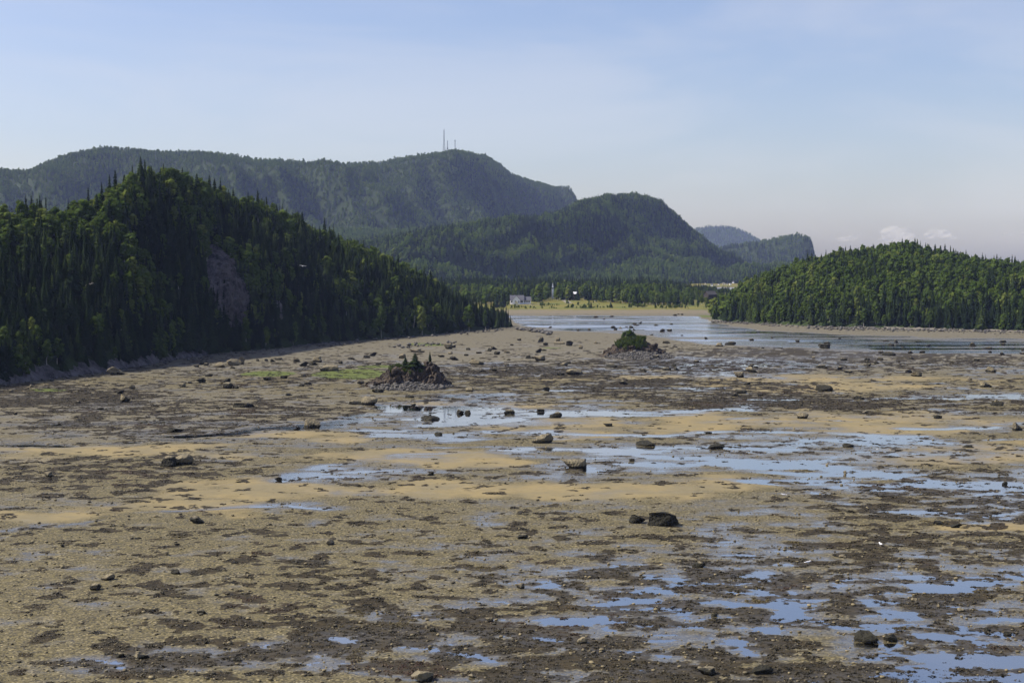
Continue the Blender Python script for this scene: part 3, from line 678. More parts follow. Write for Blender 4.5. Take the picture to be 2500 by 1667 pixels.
n0 = 900; x = RNG.uniform(-10, 150, n0); y = np.where(RNG.random(n0) < .6, RNG.normal(945, 5, n0), RNG.uniform(950, 1040, n0)); P = np.stack([x, y, spit_z(x, y)], 1)
k = (fbm2(x, y, 16, 3, .6, 3) > .10) & (y < 1040); P = P[k]; n0 = len(P); sz = RNG.gamma(4, .045, n0).clip(.06, .4)
scatter('meadow_shrubs', P, RNG.random(n0) * 6.28, np.stack([sz * 1.5, sz * 1.5, sz], 1), RNG.integers(4, 8, n0), C_NEAR, 'low green shrubs along the edge of the yellow meadow')

def tree(kind, pos, rot, scl, var, label, group=None):
    nm = 'spruce_tree' if kind == 'spruce' else 'birch_tree'
    r = empty(nm, pos, rot); r.scale = scl
    cm, tm = (SPR if kind == 'spruce' else LEF)[var]
    obj('trunk', tm, r); obj('crown', cm, r)
    tag(r, label, 'tree', group); return r
ZL = {('spruce', 'shaded'): 'dark spruce crowded in the steep shaded hill wood',
      ('leaf', 'shaded'): 'leafy green birch among spruces in the steep shaded hill wood',
      ('spruce', 'sunlit'): 'dark spruce standing in the wood of the low sunlit hill',
      ('leaf', 'sunlit'): 'light green birch in the wood of the low sunlit hill'}
for kind in IND:
    for p, ro, sc_, va, zone, fr in IND[kind]:
        u_, v_, _ = project(np.array([p])); u_, v_ = u_[0], v_[0]
        if zone == 'shaded': sub = 'above the dark ledges' if (u_ < 420 and v_ > 720) else ('beside the bare cliff' if 420 <= u_ < 680 and v_ > 560 else ('high on the summit slope' if u_ < 680 else 'toward the low point'))
        else: sub = 'near its tip' if u_ < 1950 else ('under its summit' if u_ < 2250 else 'on its far end')
        tree(kind, p, ro, sc_, va, ZL[kind, zone] + ' ' + sub, ('spruces' if kind == 'spruce' else 'birches') + ' in the wood of the %s hill' % zone)
# trees that stand out one by one
def on_loft(G, px, py):                             # the point of a hill that shows at a pixel, or its nearest
    P = G.reshape(-1, 3); u, v, d = project(P); k = np.argmin((u - px) ** 2 + (v - py) ** 2); return P[k]
def skyline(G, px, top, h, kind, label, w=1.0, depth=None):
    P = G.reshape(-1, 3); u, v, d = project(P); m = np.abs(u - px) < 7
    c = np.where(m)[0]; k = c[np.argmin(v[c])]
    p = P[k].copy(); base_h = 9.0 if kind == 'spruce' else 7.5
    z_top = at_depth(px, top, p[1]).z
    hh_ = max(h, z_top - p[2]); s = hh_ / base_h
    p[0] = at_depth(px, top, p[1]).x
    tree(kind, (p[0], p[1], z_top - hh_ - 0.1), px, (s * w, s * w, s), int(px) % 4, label)
for px, top, w, lab in ((76, 478, .95, 'tall dark spruce rising above the flat shoulder of the shaded hill'), (91, 486, .8, 'shorter of two dark spruces on the flat shoulder of the shaded hill'),
        (215, 458, .9, 'lone dark spruce low on the climbing skyline of the shaded hill'), (248, 444, .8, 'slim spruce halfway up the climbing skyline of the shaded hill'),
        (267, 426, 1., 'broad dark spruce of the pair before the summit of the shaded hill'), (281, 414, .9, 'tall pointed spruce of the pair before the summit of the shaded hill'),
        (323, 403, .8, 'small dark spruce at the start of the birch summit of the shaded hill'), (399, 400, 1., 'dark spruce on the very summit of the shaded hill'),
        (445, 408, .9, 'dark spruce just past the summit of the shaded hill'), (480, 424, .7, 'small spruce on the falling skyline of the shaded hill'),
        (538, 434, .9, 'tall spruce where the shaded hill skyline begins to drop'), (569, 455, .7, 'thin spruce lower on the falling skyline of the shaded hill'),
        (645, 486, .8, 'dark spruce in the dip of the falling skyline of the shaded hill'), (792, 532, 1., 'tall dark spruce standing above the lower slope of the shaded hill'),
        (814, 546, .8, 'second spruce beside the tall one above the lower slope of the shaded hill'), (972, 617, .9, 'tall spruce near the low end of the shaded hill skyline')):
    skyline(GL, px, top, 7.0, 'spruce', lab, w)
for px, top, w, lab in ((2215, 583, 1., 'lone dark spruce on the summit of the low sunlit hill'), (2178, 587, 1.3, 'broad dark spruce clump at the summit of the low sunlit hill'),
        (2265, 594, 1.1, 'spruce on the bump past the summit of the sunlit hill'), (2345, 613, 1., 'taller of two spruces on the far shoulder of the sunlit hill'),
        (2352, 614, .8, 'shorter of two spruces on the far shoulder of the sunlit hill'), (2406, 621, .9, 'thin spruce first of three on the end ridge of the sunlit hill'),
        (2427, 623, .9, 'thin spruce last of three on the end ridge of the sunlit hill'), (2063, 604, .8, 'small spruce on the rising skyline of the sunlit hill')):
    skyline(GR, px, top, 7.0, 'spruce', lab, w)
def shore_tree(px, base, hpx, kind, var, w, label):
    p = ground(px, base, 0.6); h = hpx / F * p.y; s = h / (9.0 if kind == 'spruce' else 7.5)
    tree(kind, p, px, (s * w, s * w, s), var, label)
for a in ((816, 832, 90, 'spruce', 0, .8, 'tall slim spruce at the beach edge of the shaded hill wood'), (869, 828, 84, 'spruce', 2, .8, 'pale topped slim spruce among the beach edge trees of the shaded hill'),
          (842, 830, 66, 'spruce', 1, 1.1, 'stout spruce between two slim ones at the beach edge'), (931, 824, 76, 'leaf', 1, .7, 'tall narrow poplar at the beach edge below the shaded hill'),
          (970, 822, 62, 'spruce', 3, 1., 'dense spruce right of the narrow poplar at the beach edge'), (1030, 818, 70, 'leaf', 3, .75, 'tall leafy birch at the beach edge towards the point'),
          (1145, 808, 62, 'leaf', 2, .95, 'round pale birch with visible trunk near the wooded point'), (1185, 805, 48, 'leaf', 0, .6, 'slim pale birch next to the round one near the point'),
          (1215, 802, 44, 'spruce', 1, 1., 'dark spruce second from the tip of the wooded point'), (1236, 800, 54, 'spruce', 2, .9, 'last dark spruce at the tip of the wooded point'), (1246, 799, 30, 'spruce', 3, 1.2, 'low bushy spruce at the very tip of the wooded point'),
          (33, 905, 60, 'spruce', 1, 1., 'sunlit spruce above the dark shore ledges at the photo edge'), (122, 893, 52, 'leaf', 2, .8, 'bright birch overhanging the dark shore ledges'), (175, 892, 34, 'leaf', 1, .9, 'small bright birch bush at the end of the dark ledges'), (98, 886, 44, 'leaf', 0, .7, 'slim bright birch above the dark shore ledges'),
          (300, 880, 58, 'spruce', 0, 1., 'pale green spruce low on the shaded hill beside the ledges'), (1955, 790, 44, 'leaf', 3, .7, 'yellow green birch at the shore rocks of the sunlit hill')):
    shore_tree(*a)
def meadow_tree(px, base_v, hpx, kind, var, w, label):
    best = min(np.linspace(900, 1130, 110), key=lambda yy: abs(project(np.array([[(px - CX) / F * yy, yy, float(spit_z(np.array((px - CX) / F * yy), np.array(yy)))]]))[1][0] - base_v))
    x = (px - CX) / F * best; z = float(spit_z(np.array(x), np.array(best))); h = hpx / F * best; s = h / (9.0 if kind == 'spruce' else 7.5)
    tree(kind, (x, best, z), px, (s * w, s * w, s), var, label)
for a in ((1443, 752, 17, 'spruce', 0, 1.6, 'small lone spruce in the yellow meadow'), (1491, 751, 14, 'spruce', 1, 2.4, 'low wide spruce in the yellow meadow'), (1548, 751, 28, 'leaf', 0, 1.1, 'round dark tree at the meadow edge'),
          (1573, 751, 11, 'leaf', 2, 1.5, 'round bush at the end of the meadow'), (1541, 752, 10, 'leaf', 1, 1.6, 'small round bush beside the dark round tree'), (1325, 749, 14, 'leaf', 3, .9, 'small thin tree in front of the meadow path'),
          (1227, 751, 38, 'spruce', 1, 1.5, 'broad dark spruce at the gable of the white house'), (1212, 752, 42, 'spruce', 3, 1.2, 'tall dark spruce behind the broad one by the white house'), (1600, 752, 16, 'spruce', 2, 1.4, 'dark spruce where the meadow meets the wood'),
          (1314, 741, 44, 'leaf', 2, .9, 'tall bright green tree right behind the white house')):
    meadow_tree(*a)

# ------------------------------------------------------------------ rock shapes
def ico(sub):
    bm = bmesh.new(); bmesh.ops.create_icosphere(bm, subdivisions=sub, radius=1.0); bm.verts.ensure_lookup_table()
    v = np.array([x.co[:] for x in bm.verts]); f = np.array([[q.index for q in t.verts] for t in bm.faces]); bm.free(); return v, f
_ICO = {s: ico(s) for s in (1, 2, 3, 4)}
def rock_mesh(name, seed, sub, cuts, mat, rough=0.16, lo=0.45, hi=0.85, block=False):
    rg = np.random.default_rng(seed); v, f = _ICO[sub]; v = v.copy()
    if block:
        for n in ((1, .1, .05), (-1, .2, -.05), (.15, -1, .1), (0, 1, .1), (.18, -.15, 1), (.6, -.7, .2), (-.5, -.3, .8)):
            n = np.array(n) / np.linalg.norm(n); v -= n * np.maximum(0, v @ n - rg.uniform(.50, .58))[:, None]
    for k in range(cuts):
        n = rg.normal(size=3); n[2] = abs(n[2]) * 0.8 if k % 2 else n[2] * .4; n /= np.linalg.norm(n); d = rg.uniform(lo, hi)
        v -= n * np.maximum(0, v @ n - d)[:, None]
    o = rg.uniform(0, 50, 3)
    r = 1 + rough * fbm3(v + o, 0.9, 3) + rough * 0.35 * fbm3(v + o, 0.25, 2)
    v *= r[:, None]; mn, mx = v.min(0), v.max(0)
    v = (v - (mn + mx) / 2) / (mx - mn); v[:, 2] += 0.5
    return mesh_np(name, v, f, mat)
ROCKS = [rock_mesh('boulder', 500 + k, 3, (7, 9, 11, 8)[k % 4], M_boulder, (.22, .30, .26)[k % 3], .34, .72) for k in range(20)]
BLOCKS = [rock_mesh('boulder', 560 + k, 4, 3, M_boulder, .26, .5, .75, True) for k in range(4)]
SMALL = [rock_mesh('stone', 700 + k, 1, 5, M_rubble) for k in range(6)]

# bare cliff in the shaded hill
def cliff_patch(poly, name, label, out=(0.9, -0.4, 0.15), lift=1.5, rough=8.0):
    u, v, d = project(GL.reshape(-1, 3)); u, v = u.reshape(GL.shape[:2]), v.reshape(GL.shape[:2])
    ins = in_poly(u.ravel(), v.ravel(), poly).reshape(u.shape); ins[:, 40:] = False
    ii, jj = np.where(ins); i0, i1, j0, j1 = max(ii.min() - 2, 0), ii.max() + 2, max(jj.min() - 2, 0), min(jj.max() + 2, 39)
    fi = np.linspace(i0, i1, (i1 - i0) * 11); fj = np.linspace(j0, j1, (j1 - j0) * 11)
    FI, FJ = np.meshgrid(fi, fj, indexing='ij'); a, b = np.floor(FI).astype(int), np.floor(FJ).astype(int)
    s, t = (FI - a)[..., None], (FJ - b)[..., None]; a1, b1 = np.minimum(a + 1, GL.shape[0] - 1), np.minimum(b + 1, GL.shape[1] - 1)
    P = GL[a, b] * (1 - s) * (1 - t) + GL[a1, b] * s * (1 - t) + GL[a1, b1] * s * t + GL[a, b1] * (1 - s) * t
    Q = P.reshape(-1, 3); pu, pv, _ = project(Q)
    n1 = fbm3(Q * np.array([1, 1, .35]), 5.0, 4, .55); cu, cv = np.mean([p[0] for p in poly]), np.mean([p[1] for p in poly])
    m = np.zeros(len(Q))
    for k in (1.0, .85, .7): m += in_poly(cu + (pu - cu) / k + n1 * 10, cv + (pv - cv) / k, poly) / 3.0
    rid = 1 - 2 * np.abs(fbm3(Q * np.array([1, 1, .22]) + np.array([0, 0, 0]) + 0.35 * Q[:, [2, 2, 2]] * np.array([1, 0, 0]), 2.2, 4, .6))
    disp = np.where(m > 0.05, lift * (0.4 + 0.6 * m) + rough * rid * m * 0.6, -3.0)
    o_ = np.array(out); o_ = o_ / np.linalg.norm(o_)
    Q = Q + disp[:, None] * o_
    o = obj(name, mesh_np(name, Q, grid_faces(len(fi), len(fj)), M_grey)); tag(o, label, 'cliff'); return o
cliff_patch(CLIFF, 'cliff', 'bare grey rock cliff in the middle of the steep shaded hill')
cliff_patch([(655, 730), (672, 735), (684, 790), (660, 785)], 'cliff', 'small pale rock scar right of the bare cliff on the shaded hill', lift=2.5, rough=1.5)

def ledge(name, base, s0, s1, n, inland, height, seaward, mat, label, amp, wl, seed, m=16):
    k = len(base); t = np.linspace(s0, s1, n)
    B = np.stack([np.interp(t, range(k), [p[i] for p in base]) for i in range(3)], 1)
    T = np.gradient(B, axis=0); T /= np.linalg.norm(T[:, :2], axis=1)[:, None]; N = np.stack([-T[:, 1], T[:, 0], 0 * T[:, 0]], 1)
    q = np.linspace(0, 1, m); G = np.zeros((n, m, 3))
    for j, v in enumerate(q):
        G[:, j] = B + N * (-seaward + (inland + seaward) * v); G[:, j, 2] = -0.4 + height * v ** 0.7
    P = G.reshape(-1, 3); st = P + np.stack([P[:, 2] * .9, P[:, 2] * .2, 0 * P[:, 2]], 1)
    nz = fbm3(st, wl, 4, .55); rid = 1 - 2 * np.abs(fbm3(st + 31.7 * seed, wl * 1.7, 3))
    fade = np.repeat((np.sin(np.pi * np.linspace(0.02, .98, n)) ** .3)[:, None], m, 1).ravel()
    q2 = np.tile(q, n)
    P[:, 2] += (amp * (nz + .6 * rid) + (fbm2(P[:, 0], P[:, 1], 25, 2, .5, seed) * height * .5)) * (0.25 + q2) * fade - 0.5 * (1 - fade)
    NN = np.repeat(N, m, 0); P -= NN * (amp * 1.2 * (rid + nz))[:, None] * 0.8
    o = obj(name, mesh_np(name, P, grid_faces(n, m), mat)); tag(o, label, 'rock ledge'); return o
ledge('rock_ledge', bL, 1.2, 6.6, 260, 4.0, 4.0, 1.2, M_grey, 'dark slanting rock ledges at the foot of the steep shaded hill', 0.9, 3.2, 1, 18)
ledge('rock_ledge', bL, 8.2, 9.2, 40, 2.5, 1.8, 1.0, M_grey, 'small rock hump at the foot of the shaded hill beside the beach', 0.5, 2.0, 2, 10)
ledge('rock_ledge', bR, 3.1, 11.5, 320, 5.0, 1.0, 5.0, M_ledge, 'pale broken rock ledge along the shore of the low sunlit hill', 0.55, 3.4, 3, 20)
ledge('rock_ledge', bR, 0.2, 1.6, 60, 4.0, 1.6, 4.0, M_ledge, 'pale tumbled rocks at the tip of the low sunlit hill', 0.5, 2.2, 4, 12)

def lay_rock(px, base_v, w_px, h_px, seed, meshes=ROCKS, depth=0.8, bury=0.2, z=None):
    g = ground(px, base_v, 0.0)
    hz = float(fields(np.array([g.x]), np.array([g.y]))[0][0]) if z is None else z
    g.z = max(hz, -0.05); ppm = F / (g.y * cp + H * sp)
    w = w_px / ppm; h = max(0.22 * w, h_px / ppm * 0.92)
    me = meshes[seed % len(meshes)]
    return me, Vector((g.x, g.y + 0.35 * w * depth, g.z - bury * h)), (w * 1.04, w * depth, h * (1 + bury)), w, h
# ------------------------------------------------------------------ boulders read off the photograph: (x, foot, width, height, tone)
D_, T_, L_, O_ = 'd', 't', 'l', 'o'          # dark weedy, tan topped, pale, olive weed
ZA = [(1050,932,45,20,D_),(1133,950,30,12,D_),(1207,922,38,14,D_),(1848,914,42,16,D_),(1886,902,26,12,D_),(1918,906,30,15,D_),(591,1036,32,18,D_),(873,1065,28,18,D_),(985,1060,36,18,D_),(1228,1038,46,26,D_),(1254,1056,40,24,D_),(1302,1043,36,20,T_),(1362,1027,30,12,D_),(1408,1032,42,20,D_),(1440,1062,30,20,D_),(1443,1000,40,18,D_),(1462,1012,50,14,D_),(1500,990,34,18,D_),(1665,1012,42,16,D_),(1813,1000,38,12,D_),(1723,1075,50,32,D_),(1792,1070,54,24,D_),(1612,1107,30,10,D_),(1917,1113,26,10,D_),(2163,1146,34,20,D_),
 (272,1163,50,20,D_),(498,1180,56,52,D_),(668,1170,46,36,T_),(685,1198,108,24,T_),(546,1212,48,30,D_),(792,1218,70,50,D_),(1053,1196,34,24,T_),(900,1248,40,38,T_),(204,1213,36,16,D_),(28,1256,70,36,D_),(57,1306,60,36,D_),(155,1287,56,26,T_),(475,1287,64,44,D_),(535,1268,50,18,D_),(370,1346,60,36,D_),(415,1342,30,18,D_),(480,1370,118,54,T_),(170,1363,36,14,D_),(147,1414,50,18,L_),(28,1472,60,30,D_),(122,1475,62,20,T_),(732,1416,80,36,T_),(778,1400,40,26,D_),(1212,1434,104,32,D_),(838,1508,156,60,T_),(705,1518,76,28,D_),(1532,1474,64,30,D_),(1838,1422,48,22,D_),(1765,1464,92,26,D_),(1872,1463,62,28,D_),(2066,1385,54,24,D_),(1762,1193,72,24,D_),(1756,1230,56,10,D_),(1855,1232,56,14,D_),(2300,1222,80,34,T_),(1390,1350,60,18,D_),(1655,1350,76,40,D_)]
ZB = [(240,890,72,24,D_),(395,857,36,14,D_),(545,838,22,10,D_),(724,867,34,15,D_),(477,916,24,10,D_),(606,915,32,7,D_),(893,893,32,15,D_),(945,880,44,14,D_),(938,915,72,36,D_),(854,946,46,12,D_),(843,984,24,14,T_),(1030,846,22,10,D_),(1439,872,32,22,D_),(1403,892,38,14,D_),(1365,864,46,8,D_),(1665,898,44,14,D_),(1490,905,30,7,D_),(1985,898,46,26,D_),(2205,870,48,16,D_),(2204,893,34,16,D_),(2085,920,70,14,D_),(2110,944,26,14,D_),(2200,964,34,22,D_),(2340,956,44,14,D_),(2345,926,20,18,D_),(1327,950,38,18,D_),(1388,965,88,26,D_),(1541,950,32,18,D_),(1630,950,42,18,D_),(1323,996,44,16,D_),(1228,1002,38,20,D_),(1060,1000,52,16,D_),(1552,992,44,16,D_),(2016,1005,40,18,D_),(1233,1020,34,14,D_),(1242,1042,30,20,D_),(1300,1026,40,18,D_),(902,1056,90,22,D_),(1033,1066,40,22,D_),(1094,1092,66,14,D_),(390,1042,36,14,D_),(426,1056,34,14,D_),(398,1088,76,40,T_),(306,1123,72,40,T_),(366,1176,50,18,D_),(324,1236,80,26,D_),(926,1222,110,50,D_),(1530,1088,46,22,D_),(1598,1118,76,38,T_),(2118,1085,72,38,T_),(1845,1138,28,10,L_),(1965,1146,32,22,L_),(2090,1193,104,40,T_),(1790,1208,18,12,D_)]
ZF = [(512,388,44,20,D_),(675,386,32,14,D_),(1302,408,64,26,D_),(2190,450,76,32,D_),(1805,530,52,24,D_),(2318,606,76,50,T_),(945,530,68,38,T_),(935,446,18,12,D_),(1340,494,36,12,L_),(1245,712,76,24,O_),(2000,714,70,12,O_),(395,720,100,30,O_),(1210,882,20,22,L_),(2228,950,34,24,D_),(335,626,50,12,O_)]
ZC = [(118,248,44,20,D_),(158,235,44,26,D_),(20,256,44,14,D_),(192,290,44,14,O_),(345,250,44,32,L_),(424,211,76,20,T_),(462,212,44,12,D_),(590,242,40,14,D_),(674,262,54,26,D_),(632,190,58,36,T_),(668,182,36,18,D_),(650,222,30,14,T_),(766,196,28,16,D_),(834,218,36,12,D_),(756,234,30,12,D_),(818,290,94,34,T_),(902,205,26,22,D_),(796,258,20,10,D_),(858,334,58,14,D_),
 (134,548,96,54,T_),(48,544,90,24,D_),(414,555,36,20,D_),(718,600,50,26,D_),(762,600,46,22,D_),(1028,604,66,32,D_),(1228,590,50,24,D_),(1320,630,72,36,D_),(1260,456,44,26,D_),(1757,416,56,24,D_),(1655,684,58,18,O_),(1243,792,132,56,T_),(772,460,56,22,T_),(392,502,56,20,D_),(78,412,44,26,T_),(195,470,80,22,D_),(520,640,120,26,O_),(575,735,50,18,O_)]
ZD = [(72,270,30,12,D_),(215,236,34,16,L_),(590,232,36,16,L_),(892,250,44,24,D_),(813,284,46,26,D_),(840,340,66,54,T_),(524,348,38,16,D_),(675,388,44,14,D_),(95,424,30,18,D_),(510,446,26,12,D_),(752,156,80,54,T_),(802,154,60,32,T_),(1320,102,40,16,D_),(1360,86,36,20,D_),(1390,92,36,18,D_),(1484,102,64,34,T_),(1570,92,86,44,L_),(1634,84,40,50,T_),(1570,112,36,14,D_),(1738,62,22,16,D_),(1798,62,24,16,D_),(1842,68,36,22,D_),(1880,54,50,14,D_),(2003,68,42,24,D_),(2050,97,58,32,D_),(2115,90,52,26,D_),(2140,70,76,40,T_),(2222,130,118,50,T_),(2298,80,30,18,D_),(1408,166,48,22,D_),(1348,208,60,28,D_),(1283,214,36,14,D_),(1220,238,56,28,T_),(1530,208,48,30,D_),(1532,248,72,40,D_),(1592,248,40,26,D_),(1800,192,52,24,D_),(1920,182,50,22,D_),(2048,164,34,16,D_),(2036,235,38,20,D_),(2078,220,48,20,D_),(1950,296,48,18,D_),(1638,374,130,36,D_),(2108,516,110,62,T_),(2005,528,46,24,O_),(1178,542,110,30,O_),(1132,775,118,64,D_),(1236,765,128,74,T_),(318,846,54,34,T_),(1485,720,34,16,L_),(1876,870,48,28,D_),(1320,1163,94,46,D_)]
ZE = [(1660,565,170,60,T_),(695,615,44,24,O_),(2055,515,38,16,O_),(2150,412,120,28,O_)]
ZH = [(428,390,28,20,D_),(1145,445,36,26,L_),(740,620,90,38,T_),(650,690,76,38,D_),(1212,578,64,30,D_),(2280,375,56,38,T_),(1226,384,40,14,D_),(1125,720,24,18,D_),(1707,578,26,18,D_),(1390,855,60,26,D_),(975,1165,90,48,T_),(828,1150,50,30,D_),(1640,1175,60,22,O_),(1425,1060,26,22,D_)]
ZI = [(2040,222,110,58,O_),(2208,238,195,112,O_),(1250,328,70,30,D_),(1230,668,60,36,T_),(1652,1040,66,40,T_),(550,1308,140,64,T_),(905,1275,56,22,L_),(1018,895,54,28,T_),(1735,1105,40,16,L_),(630,960,46,26,D_)]
ZJ = [(1270,1045,150,64,O_),(1438,1040,88,46,D_),(1533,1038,24,18,L_),(1763,795,26,20,L_),(1595,765,44,30,T_),(1920,830,50,20,T_),(2110,965,56,22,O_),(2245,990,56,22,O_),(1760,235,62,28,D_),(1885,255,76,26,O_),(215,865,46,24,D_),(1100,460,60,16,T_),(550,1265,140,50,O_),(160,1280,120,46,D_),(95,525,80,34,D_)]
BOULD = []
for lst, ox, oy, s in ((ZA, 1200, 550, 4.127), (ZB, 1700, 540, 2.94), (ZC, 850, 780, 2.613), (ZD, 0, 860, 2.767), (ZE, 800, 940, 2.767), (ZF, 1600, 820, 2.613), (ZH, 0, 1200, 2.834), (ZI, 830, 1200, 2.8), (ZJ, 1670, 1200, 2.834)):
    BOULD += [(ox + x / s, oy + y / s, w / s, h / s, t) for x, y, w, h, t in lst]
SPECIAL = {  # the ones anybody would point at: (x, foot) -> label
    (1619, 1285): 'largest dark weedy boulder on the near gravel, cracked block beside a smaller one', (1559, 1279): 'rounded olive boulder close beside the large cracked block on the gravel',
    (1400, 1144): 'wedge shaped tan boulder with dark weed skirt on the sand south of the channel', (1326, 1083): 'big tan topped boulder standing in the main channel with its reflection',
    (762, 1046): 'big dark conical boulder at the end of the side channel', (447, 1136): 'tan capped half of the touching boulder pair on the sand', (409, 1140): 'dark rounded half of the touching boulder pair on the sand',
    (477, 1280): 'single dark brown boulder on the yellow sand near the gravel edge', (2118, 1569): 'olive mossy boulder among the near tide pools', (2177, 1567): 'dark weedy boulder next to the olive mossy one among the near pools',
    (1420, 1571): 'tan stone standing in a near tide pool with its reflection', (1026, 1667): 'grey tan boulder cut by the bottom edge of the photo', (2015, 956): 'big dark domed boulder on the long pale sand bar',
    (2411, 946): 'long tan topped boulder at the far end of the pale sand bar', (901, 990): 'boulder with a pale pointed tip at the channel head', (868, 988): 'long low black boulder touching the pale tipped one',
    (1243, 1011): 'square black block standing in the upper channel', (1355, 1021): 'black rounded boulder in the upper channel below the square block', (1320, 1006): 'small black boulder between the square block and the rounded one',
    (803, 907): 'large tan topped block boulder on the green algae', (592, 995): 'long low dark slab boulder on the weedy mud', (229, 1443): 'black slanting stone on the near gravel', (261, 1419): 'tan flat stone beside the black slanting stone',
    (1403, 915): 'broad tan boulder with smaller dark one beside it before the grassy islet', (1321, 882): 'low wide tan capped boulder between the two islets', (2487, 1052): 'pale topped boulder cut by the photo edge on the sand',
    (304, 983): 'tilted boulder with a pale sunlit face on the weedy mud', (567, 893): 'smooth pale grey egg shaped boulder on the upper beach', (591, 890): 'upright brown boulder beside the pale egg shaped one', (272, 916): 'tan ridged boulder at the edge of the hill shadow'}
ZONES = [  # (u0, u1, v0, v1, phrase)
    (1250, 1560, 0, 803, 'standing in the far pool below the house'), (1560, 1735, 0, 830, 'standing in the far pool before the sunlit hill tip'),
    (1735, 2160, 0, 850, 'in the calm pool below the sunlit hill'), (2160, 2600, 0, 850, 'in the calm water before the pale shore ledge'),
    (1250, 1445, 803, 845, 'in the cluster between wooded point and grassy islet'), (1640, 1790, 826, 870, 'just beyond the grassy islet'),
    (1150, 1330, 803, 950, 'on the beach between the two islets'), (1330, 1445, 845, 950, 'on the sand before the grassy islet'), (1445, 1700, 803, 930, 'around the foot of the grassy islet'),
    (1000, 1150, 803, 960, 'on the beach behind the jagged islet'), (850, 1000, 803, 925, 'on the beach beyond the algae'), (650, 850, 803, 925, 'around the green algae patch'),
    (440, 650, 803, 925, 'on the upper beach by the hill shadow'), (0, 440, 803, 945, 'on the muddy shore below the ledges'), (0, 440, 945, 1060, 'on the brown weed flat'), (440, 850, 925, 1060, 'on the mud before the algae'),
    (850, 1200, 925, 1060, 'near the jagged islet and channel head'), (1200, 1700, 925, 1030, 'along the upper channel'), (1700, 1900, 850, 905, 'on the weed beds nearest the grassy islet'),
    (1900, 2140, 850, 905, 'in the middle of the broad grey weed beds'), (2140, 2600, 850, 905, 'on the grey weed beds toward the sunlit hill'), (1700, 2000, 905, 1030, 'on the brown weed before the domed boulder'),
    (2000, 2600, 905, 1010, 'along the long pale sand bar'), (2000, 2600, 1010, 1180, 'on the channel sands beyond the bar'), (1200, 2000, 1030, 1180, 'among the braided main channel'), (0, 1200, 1060, 1240, 'on the yellow sand and streaked flat'),
    (0, 500, 1240, 1700, 'on the open near gravel'), (500, 1100, 1240, 1700, 'on the gravel edging the near pools'), (1100, 1750, 1180, 1700, 'among the near central pools'), (1750, 2600, 1180, 1700, 'among the near weed and pools')]
groups = {}
for k, (u, v, w, h, t) in enumerate(BOULD):
    z = next((i for i, (a, b, c, d, _) in enumerate(ZONES) if a <= u < b and c <= v < d), len(ZONES)); groups.setdefault(z, []).append(k)
ORD = 'first second third fourth fifth sixth seventh eighth ninth tenth eleventh twelfth thirteenth fourteenth fifteenth sixteenth seventeenth eighteenth nineteenth twentieth'.split()
TONE = {'d': 'dark', 't': 'tan-topped', 'l': 'pale', 'o': 'mossy'}
for z, ks in groups.items():
    ks.sort(key=lambda k: BOULD[k][0])
    for rank, k in enumerate(ks):
        u, v, w, h, t = BOULD[k]
        me, loc, sc_, wm, hm = lay_rock(u, v, w * 1.05, h * 1.15, k * 7 + 3, depth=0.62 + 0.4 * ((k * 37) % 100) / 100)
        if any(abs(u - a) < 5 and abs(v - b) < 5 for a, b in ((1619, 1285), (803, 907), (1243, 1011), (1320, 1006), (592, 995))): me = BLOCKS[k % 4]; sc_ = (sc_[0], sc_[1], sc_[2] * .82)
        o = obj('boulder', me, loc=loc, rotz=[0, math.pi, 0.25, math.pi - .3][k % 4], scale=sc_)
        o['weed_line'] = {'d': 0.88, 't': 0.42, 'l': 0.05, 'o': 1.2}[t] + 0.1 * (((k * 53) % 100) / 100 - .5)
        if t == 'o': o['weed_line'] = 1.3
        sp_ = next((lab for (a, b), lab in SPECIAL.items() if abs(a - u) < 5 and abs(b - v) < 5), None)
        size = 'small' if wm < 1.6 else ('mid-sized' if wm < 2.8 else 'large')
        ph = ZONES[z][4] if z < len(ZONES) else 'out on the flat'
        tag(o, sp_ or f"{size} {TONE[t]} boulder, {ORD[min(rank, 19)]} from left {ph}", 'boulder', 'boulders on the tidal flat')
print('ZONES', {(ZONES[z][4] if z < len(ZONES) else '?'): len(k) for z, k in groups.items()}, len(BOULD))

# ------------------------------------------------------------------ rock islets
def islet(px, foot, wid_px, prof, seed, name, label, mat, dep=0.55, res=(120, 60), amp=.9):
    """prof: skyline control points (photo px offset from the centre, px height above the foot)"""
    g = ground(px, foot); ppm = F / (g.y * cp + H * sp); W = wid_px / ppm; Dp = W * dep
    x = np.linspace(-.5, .5, res[0]); y = np.linspace(-.5, .5, res[1]); X, Y = np.meshgrid(x, y, indexing='ij')
    top = np.interp(X * wid_px, [p[0] for p in prof], [p[1] for p in prof]) / ppm * 0.9
    edge = np.clip(1 - (np.abs(Y + 0.06) / 0.44) ** 2.2, 0, 1) ** 0.62
    P = np.stack([X * W, Y * Dp, X * 0], 2).reshape(-1, 3); pp = P + np.array([seed * 13.7, 0, 0])
    zt = (top * edge).ravel(); pp[:, 2] = zt
    n = fbm3(pp, 3.2, 4, .55); rid = 1 - 2 * np.abs(fbm3(pp + 7, 2.4, 3, .5))
    k = np.clip(zt / 1.5, 0, 1)
    P[:, 2] = zt * (1 + .22 * n) + amp * (rid * .9 + n * .6) * k - 0.5 + 0.25 * k
    P[:, 0] += amp * .9 * fbm3(pp + 19, 2.2, 3) * k; P[:, 1] += amp * 1.3 * fbm3(pp + 41, 2.2, 3) * k
    root = empty(name, (g.x, g.y + Dp * .45, 0.0)); tag(root, label, 'rock islet')
    obj('rock_mass', mesh_np('rock_mass', P, grid_faces(*res), mat), root)
    return root, ppm, W, Dp, P
